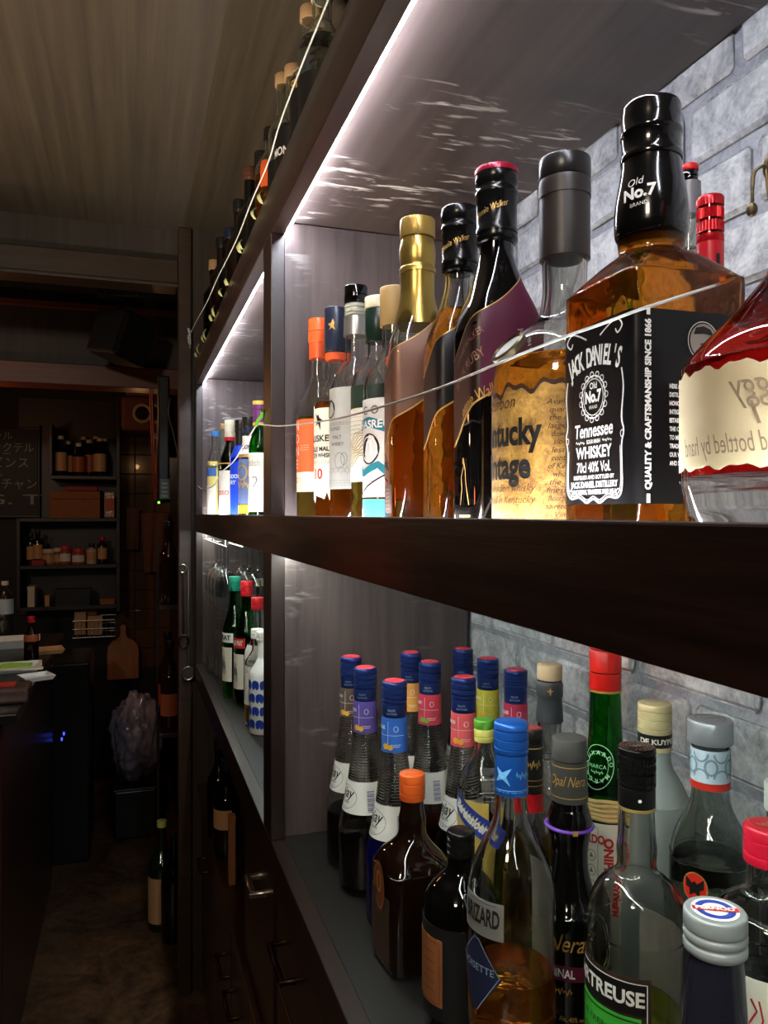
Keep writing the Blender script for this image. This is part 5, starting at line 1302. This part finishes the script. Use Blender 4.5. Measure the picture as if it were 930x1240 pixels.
# chalk board
bb = at(20, 626, 4.4, 'chalk_board', 'black menu board with white Japanese chalk writing at the left edge', 'board')
bxp('panel', (-30, 517), (46, 625), 4.40, .02, pm('slate_black', (24, 21, 21), .55), bb)
bxp('frame', (-32, 514), (47.5, 517), 4.395, .03, M_kd, bb); bxp('frame', (-32, 623.5), (47.5, 626), 4.395, .03, M_kd, bb); bxp('frame', (46, 514), (48, 628), 4.395, .03, M_kd, bb)
c0 = PY(8, 571, 4.398)
ik = Ink(lambda x, y: Vector((c0.x+x, 4.3985, c0.z+y)))
for s_, x, y, z in (('フール', -.04, .185, .050), ('カクテル', .03, .125, .055), ('ー', .0, .092, .04), ('ビンス', .02, .045, .062), ('ル', -.035, -.012, .04), ('チャン', .06, -.065, .062), ('G. T', .03, -.145, .075)):
    ik.text(s_, x, y, z, width=z*1.05*len(s_)*.85)
ik.make('chalk_writing', col('chalk', (176, 170, 166), .9), bb, world=True)
# extractor duct with round vent
dk = at(168, 520, 4.1, 'extractor_duct', 'red-brown boxed duct with a round pale vent ring beside the television', 'duct')
M_duct = pm('painted_duct', (122, 74, 60), .45, bump=.3)
bxp('duct_box', (146, 478), (186, 522), 4.12, .33, M_duct, dk, .02); bxp('duct_box', (152, 466), (190, 480), 4.14, .3, M_duct, dk, .006)
c = PY(172.5, 500, 4.11)
tube('vent_ring', [(c.x+.041*cos(a), c.y, c.z+.043*sin(a)) for a in [k*pi/14 for k in range(28)]], .009, col('ivory_ring', (206, 186, 150), .4), dk, 8, closed=True)
mesh('vent_mouth', [(c.x+.040*cos(k*pi/12), c.y+.003*j, c.z+.042*sin(k*pi/12)) for j in (0, 1) for k in range(24)], [tuple(range(24)), tuple(range(47, 23, -1))]+[(k, (k+1) % 24, 24+(k+1) % 24, 24+k) for k in range(24)], M_black, dk, False, True)
# television seen edge-on, with cables and a small receiver
tv = empty('television', (.095, 2.82, .03), 'thin black wall television seen edge-on above the passage', 'television')
bx('body', .080, .118, 2.64, 3.02, .035, .455, M_blackp, tv, .006); bx('screen', .0785, .081, 2.655, 3.005, .05, .44, G_blk, tv, 0)
bx('wall_bracket', .118, .20, 2.78, 2.88, .20, .28, M_black, tv, .002)
wi = empty('red_cables', (.07, 3.0, .1), 'pair of red and orange cables running down the television edge', 'cable')
for off, m in ((0, col('red_cable', (176, 40, 44), .4)), (.012, col('orange_cable', (206, 104, 56), .4))):
    tube('cable', smooth_path([PY(px+off*180, py, 2.9) for px, py in ((181.5, 470), (182.5, 500), (184, 540), (186, 575), (188, 606))], 4), .0028, m, wi, 6)
rc = empty('receiver', (.1, 2.58, .04), 'small grey box with a green light under the television', 'device')
bxp('body', (193.5, 579), (206, 604), 2.60, .035, col('grey_plastic', (96, 104, 104), .4), rc, .003)
for i in range(4): bxp('button', (196, 584+5*i), (203, 586+5*i), 2.598, .004, col('pale_grey_plastic', (168, 172, 170), .4), rc, .0004)
p = PY(192.3, 608, 2.585); uv = lathe('green_light', [(-.0035, .001, 2), (-.002, .003, 2), (0, .0038, 2), (.002, .003, 2), (.0035, .001, 2)], glow('green_lamp', (.12, 1, .05), 6), rc, 12); uv.location = Vector((p.x, p.y, p.z+Z0))-wloc(rc)
tube('cable', smooth_path([PY(px, py, 2.62) for px, py in ((206, 482), (204, 500), (210, 525), (215, 550), (213, 570), (208, 582))], 5), .0022, col('grey_cable', (110, 104, 92), .5), rc, 6)
tube('bracket', [PY(200, 604, 2.62), Vector((.12, 2.66, .04))], .003, M_black, rc, 6)

# hanging cloths
def cloth(pa, pb, Y, taper, mat, lab, name, n=14, cat='cloth'):
    a = PY(pa[0], pa[1], Y); b = PY(pb[0], pb[1], Y)
    t = empty(name, ((a.x+b.x)/2, Y, b.z), lab, cat)
    V = []; Fc = []; m = 8
    for side in (0, 1):
        for j in range(m+1):
            v = j/m; w_ = 1-taper*v; cx = (a.x+b.x)/2
            for i in range(n+1):
                u = -1+2*i/n
                V.append(Vector((cx+u*(b.x-a.x)/2*w_, Y+.008*sin(u*7+v*2)*(.4+v)+side*.006, a.z+(b.z-a.z)*v-.004*abs(u)*(1-v))))
    S1 = (m+1)*(n+1)
    for j in range(m):
        for i in range(n):
            q = j*(n+1)+i
            Fc += [(q, q+1, q+n+2, q+n+1), (S1+q, S1+q+n+1, S1+q+n+2, S1+q+1)]
    for j in range(m): q = j*(n+1); Fc += [(q, q+n+1, S1+q+n+1, S1+q), (q+n, S1+q+n, S1+q+2*n+1, q+2*n+1)]
    for i in range(n): Fc += [(i, S1+i, S1+i+1, i+1)]; q = m*(n+1)+i; Fc.append((q, q+1, S1+q+1, S1+q))
    mesh('fabric', V, Fc, mat, t, True, True)
    tube('hook', [Vector(((a.x+b.x)/2, Y+.006, a.z-.003)), Vector(((a.x+b.x)/2, Y+.02, a.z+.012)), Vector(((a.x+b.x)/2, 4.452, a.z+.012))], .002, M_bronze, t, 5)
cloth((170, 620), (204, 692), 4.38, .30, pm('dull_rose_cloth', (112, 72, 56), .8), 'brown apron hanging on the tiled kitchen wall', 'apron')
cloth((146, 614), (169, 665), 4.38, .15, pm('tan_cloth', (130, 88, 66), .8), 'tan cloth holder hanging beside the apron', 'cloth_holder')
# cutting board with handle and hole
p = PY(149, 822, 4.36); t = empty('cutting_board', (p.x, p.y, p.z), 'light wooden cutting board with neck handle hanging on the kitchen wall', 'board')
s0 = .00446
ol = []
pts2 = [(-17, 0), (17, 0), (18, 1), (18, 32), (17, 40), (12, 46), (6, 49), (3.5, 52), (3, 60), (3.5, 64), (0, 66), (-3.5, 64), (-3, 60), (-3.5, 52), (-6, 49), (-12, 46), (-17, 40), (-18, 32), (-18, 1)]
bm = bmesh.new()
vs = [bm.verts.new((x*s0, 0, y*s0)) for x, y in pts2]; f = bm.faces.new(vs)
r = bmesh.ops.extrude_face_region(bm, geom=[f])
for v in [g for g in r['geom'] if isinstance(g, bmesh.types.BMVert)]: v.co.y += .016
bmesh.ops.recalc_face_normals(bm, faces=bm.faces); bmesh.ops.bevel(bm, geom=bm.edges[:], offset=.002, segments=2, affect='EDGES')
me = bpy.data.meshes.new('board'); bm.to_mesh(me); bm.free(); me.materials.append(wood('light_board_wood', (158, 96, 52), (190, 122, 72), .5, 'Z', scale=3))
o = bpy.data.objects.new('board', me); C.objects.link(o); o.parent = t
tube('hang_loop', [(0, .008, 62*s0), (.0, .004, 70*s0), (.0, .085, 71*s0)], .0018, M_bronze, t, 5, world=False)
# bin with plastic bag
bn = empty('waste_bin', (.02, 3.72, -1.45), 'short black bin in the passage under a clear plastic bag', 'bin')
bx('body', -.075, .10, 3.60, 3.84, -1.45, -1.235, M_blackp, bn, .008); bx('rim', -.08, .105, 3.595, 3.845, -1.235, -1.225, M_blackp, bn, .003)
p = PY(165, 885, 3.72)
pb = empty('plastic_bag', (p.x, 3.72, -1.224), 'full translucent crumpled plastic bag resting on the black bin', 'bag')
bm = bmesh.new(); bmesh.ops.create_icosphere(bm, subdivisions=5, radius=1)
zc = p.z
for v in bm.verts:
    n1 = noise.fractal(v.co*1.8+Vector((3, 1, 0)), 1, 2, 4); n2 = abs(noise.noise(v.co*4+Vector((0, 5, 0)))); n3 = abs(noise.noise(v.co*9+Vector((2, 5, 0))))
    v.co *= 1+.16*n1-.20*n2-.09*n3
    v.co = Vector((v.co.x*.125, v.co.y*.12, v.co.z*.185+max(0, v.co.z)*.05))
    v.co.z = max(v.co.z, -.175)
mz = min(v.co.z for v in bm.verts)
for v in bm.verts: v.co += Vector((0, 0, -mz))
me = bpy.data.meshes.new('film'); bm.to_mesh(me); bm.free(); me.polygons.foreach_set('use_smooth', [True]*len(me.polygons))
me.materials.append(pm('milky_plastic_film', (196, 180, 196), .12, trans=.35, coat=1))
o = bpy.data.objects.new('film', me); C.objects.link(o); o.parent = pb
tube('knot', [(0.03, 0, .30), (.035, 0, .36), (.05, .01, .385)], .012, MATS['milky_plastic_film'], pb, 8, world=False, taper=[1.3, .5, 1.2])

# narrow bottle rack just behind the door post
br = empty('bottle_rack', (.14, 2.80, -1.45), 'narrow dark rack of big bottles right behind the door post', 'rack')
for z in (-.31, -.74): bx('shelf_board', .085, .198, 2.68, 2.96, z-.015, z, M_kd, br)
for x, y in ((.09, 2.95), (.193, 2.95), (.193, 2.69)): bx('post', x-.005, x+.005, y-.005, y+.005, -1.45, -.1, M_kd, br, .001)
G_dsk = pm('dark_amber_glass', (40, 16, 8), .08, coat=.7)
for i, (px, d, z, h, r, lab) in enumerate(((205, 2.66, -.31, .285, .030, 'dark brown bottle on the upper board of the narrow rack, nearer one'), (203, 2.78, -.31, .27, .030, 'dark brown bottle on the upper board of the narrow rack, farther one'),
        (205.5, 2.66, -.74, .30, .031, 'dark brown bottle on the middle board of the narrow rack, nearer one'), (203, 2.79, -.74, .31, .032, 'dark brown bottle on the middle board of the narrow rack, farther one'))):
    plain('liquor_bottle', lab, px, d, z, h, r, .013, G_dsk, M_blackp, M_lab_o if i > 1 else None, None, 0, .025, (.55, .75), (.15, .4), 'dark bottles on the narrow rack', solid=True, phi=1.4*pi)
plain('sake_bottle', 'large dark green sake bottle with yellow cap and pale label on the floor', 196, 2.70, -1.45, .372, .047, .015, pm('deep_green_glass', (18, 34, 14), .08, coat=.6), col('straw_yellow_cap', (206, 206, 110), .35), M_lab_c, None, 0, .022, (.55, .80), (.08, .50), solid=True, phi=1.35*pi, half=1.2)
plain('sake_bottle', 'large black sake bottle standing on the floor beside the door post', 211, 2.62, -1.45, .36, .044, .015, G_blk, M_blackp, None, None, 0, .022, (.55, .80), solid=True)

# bar tools hanging on the door post
bt_ = empty('bar_strainer', (.149, 2.372, -.5), 'round metal bar strainer hanging low on the door post', 'bar tool')
q = lambda px, py, Y=2.372: PY(px, py, Y)
tube('handle', [q(228, 690), q(228, 806)], .0022, M_steel, bt_, 6)
c = q(228, 815); tube('rim', [(c.x+.017*cos(a), c.y, c.z+.019*sin(a)) for a in [k*pi/12 for k in range(24)]], .0030, M_steel, bt_, 6, closed=True)
mesh('plate', [(c.x+.014*cos(k*pi/10), c.y+.002*j, c.z+.016*sin(k*pi/10)) for j in (0, 1) for k in range(20)], [tuple(range(20)), tuple(range(39, 19, -1))]+[(k, (k+1) % 20, 20+(k+1) % 20, 20+k) for k in range(20)], M_steel, bt_, False, True)
tube('hook', [q(228, 690), q(227, 684), Vector((q(227, 684).x, 2.39, q(227, 684).z))], .0022, M_steel, bt_, 6)
b2 = empty('bottle_opener', (.14, 2.372, -.4), 'metal opener with round head hanging beside the strainer on the door post', 'bar tool')
c = q(222.5, 776, 2.368)
tube('ring', [(c.x+.014*cos(a), c.y, c.z+.018*sin(a)) for a in [k*pi/10 for k in range(20)]], .0034, M_bronze, b2, 6, closed=True)
tube('shank', [q(222.5, 767, 2.368), q(221.5, 694, 2.368)], .0028, M_bronze, b2, 6)
c = q(221.5, 688, 2.368); tube('ring', [(c.x+.009*cos(a), c.y, c.z+.012*sin(a)) for a in [k*pi/10 for k in range(20)]], .0024, M_steel, b2, 6, closed=True)
tube('hook', [c+Vector((0, 0, .010)), Vector((c.x, 2.389, c.z+.014))], .0022, M_steel, b2, 6)

# loudspeaker on a bracket
p = PY(147, 408, 2.80)
sp = empty('loudspeaker', (p.x, 2.80, p.z), 'small black loudspeaker tilted down from a ceiling bracket in the passage', 'speaker')
M_spk = pm('black_speaker_shell', (30, 30, 30), .45, bump=.2); M_grl = pm('speaker_grille', (20, 20, 20), .7, bump=.6, scale=600)
def spk(name, b, mat, bev):
    o = boxes(name, [b], mat, sp, bev, None, False); return o
for o in (spk('cabinet', (-.072, .072, -.065, .075, -.082, .082), M_spk, .012), spk('grille', (-.066, .066, -.072, -.064, -.076, .076), M_grl, .004)):
    o.rotation_euler = (radians(-12), radians(10), radians(-48))
o = boxes('bracket_plate', [(-.075, .075, -.03, .03, .135, .155)], M_spk, sp, .002, None, False)
tube('bracket_arm', [(0, 0, .07), (0, 0, .14)], .010, M_spk, sp, 8, world=False); tube('bracket_stem', [(.0, 0, .15), (0, 0, .86-p.z)], .008, M_spk, sp, 8, world=False)
for x in (-.05, .05): tube('bolt', [(x, -.031, .145), (x, -.036, .145)], .005, M_steel, sp, 8, world=False)

# counter with food and bottles at the left edge
ct = empty('kitchen_counter', (-.9, 2.7, -1.45), 'dark kitchen counter at the left edge carrying trays and bottles', 'counter')
M_ctr = pm('black_laminate', (26, 22, 21), .25)
bx('worktop', -1.7, -.262, 2.02, 3.34, -.505, -.48, M_ctr, ct, .003); bx('cupboard', -1.7, -.30, 2.06, 3.30, -1.45, -.505, M_cab, ct, .003)
CT = -.4795
def con(px, py):          # point on the counter top under a pixel
    d = F*.48/(py-621.0); return P(px, py, d)
c = con(6, 765)
t, B = plain('water_bottle', 'clear plastic water bottle with white cap on the counter, left edge', 0, 0, CT, .205, .033, .012, G_clear, M_white, None, L_clear, .72, .016, (.68, .86), x=c.x, y=c.y, phi=1.5*pi)
label(B, .075, .135, 1.45*pi, 1.6, col('pale_blue_label', (196, 212, 222), .5), t, 'front_label')
c = con(38, 800)
t, B = plain('soy_sauce_bottle', 'small soy sauce bottle with red cap on the counter corner', 0, 0, CT, .145, .0225, .009, G_brn, M_redf, M_lab_o, None, 0, .020, (.55, .78), x=c.x, y=c.y, phi=1.45*pi, solid=True, lz=(.45, .60), slv=None)
def tray(px, py, w_, dd, hh, mat, lab, name='food_tray', rotz=.1, fill=None):
    c = con(px, py); t = empty(name, (c.x, c.y, CT), lab, 'tray')
    V = []; 
    for z, k in ((0, .82), (hh, 1), (hh, .93), (.004, .78)):
        V += [(sx*w_/2*k, sy*dd/2*k, z) for sx, sy in ((-1, -1), (1, -1), (1, 1), (-1, 1))]
    Fc = [(3, 2, 1, 0), (12, 13, 14, 15)]+[(i*4+j, i*4+(j+1) % 4, i*4+4+(j+1) % 4, i*4+4+j) for i in range(3) for j in range(4)]
    o = mesh('tray', V, Fc, mat, t); o.rotation_euler.z = rotz
    return t, c
tray(8, 783, .22, .14, .030, M_white, 'white foam tray behind the soy sauce bottle')
t, c = tray(14, 812, .17, .11, .018, M_white, 'white tray holding green vegetables near the counter front')
vg = empty('leek_stalks', (c.x, c.y, CT+.008), 'pale green vegetable stalks lying in the white tray', 'vegetable')
for i in range(7): tube('stalk', [(-.05+.004*i, -.03+.009*i, .004+.002*(i % 3)), (.0, -.028+.009*i, .007+.003*(i % 2)), (.055-.005*(i % 3), -.024+.008*i, .005)], .0045, col('leek_green', (150, 190, 60), .5), vg, 7, world=False)
tray(44, 822, .085, .08, .012, M_white, 'small white dish at the counter corner', 'small_dish', .4)
tray(56, 790, .11, .10, .014, M_lab_c, 'tan dish with scraps behind the soy sauce bottle', 'small_dish', .2)
kn = con(30, 818); k_ = empty('spatula', (kn.x, kn.y, CT), 'flat pale spatula lying across the counter front', 'utensil')
o = boxes('blade', [(-.01, .05, -.014, .014, .018, .022)], M_ivory, k_, .001, None, False); o = boxes('handle', [(-.12, -.01, -.006, .006, .017, .024)], M_ivory, k_, .002, None, False)
c = con(8, 848); pk = empty('wrapped_pack', (c.x, c.y, CT), 'film-wrapped food pack with a red label at the near counter edge', 'packet')
boxes('pack', [(-.10, .055, -.05, .05, 0, .04)], pm('wrapped_dark', (84, 64, 58), .12, coat=1, bump=1.0, scale=25), pk, .008, None, False); boxes('red_label', [(-.08, .02, -.02, .03, .0402, .0412)], I_red, pk, 0, None, False)
bl_ = PY(73, 888, 3.25); dv = empty('appliance', (bl_.x, 3.32, -1.45), 'black kitchen appliance in the dark with two tiny blue lights', 'appliance')
bx('body', bl_.x-.12, bl_.x+.1, 3.42, 3.8, -1.45, -.62, M_blackp, dv, .01)
for dx, dz in ((0, 0), (-.008, -.022)): bx('blue_light', bl_.x+dx-.003, bl_.x+dx+.003, 3.414, 3.421, bl_.z*3.42/3.25+dz-.006, bl_.z*3.42/3.25+dz+.006, glow('blue_lamp', (.05, .08, 1), 2.0), dv, 0)

# dark bottles in the cabinet niche below the far shelf
for px, d, h, lab, lm in ((266, 1.93, .245, 'dark bottle in the niche under the far lower shelf, farther one', None), (275, 1.83, .225, 'dark bottle in the niche under the far lower shelf, nearer one', M_lab_c)):
    plain('liquor_bottle', lab, px, d, -.8095, h, .031, .013, G_blk, M_blackp, lm, None, 0, .025, (.55, .75), (.3, .5), 'dark bottles in the cabinet niche', solid=True)
t = empty('carton', (.22, 1.71, -.8095), 'slim orange-brown carton in the niche under the far lower shelf', 'box'); bx('box', .200, .214, 1.690, 1.715, -.8095, -.665, M_card, t); bx('box_lid', .199, .215, 1.689, 1.716, -.668, -.660, M_card, t)
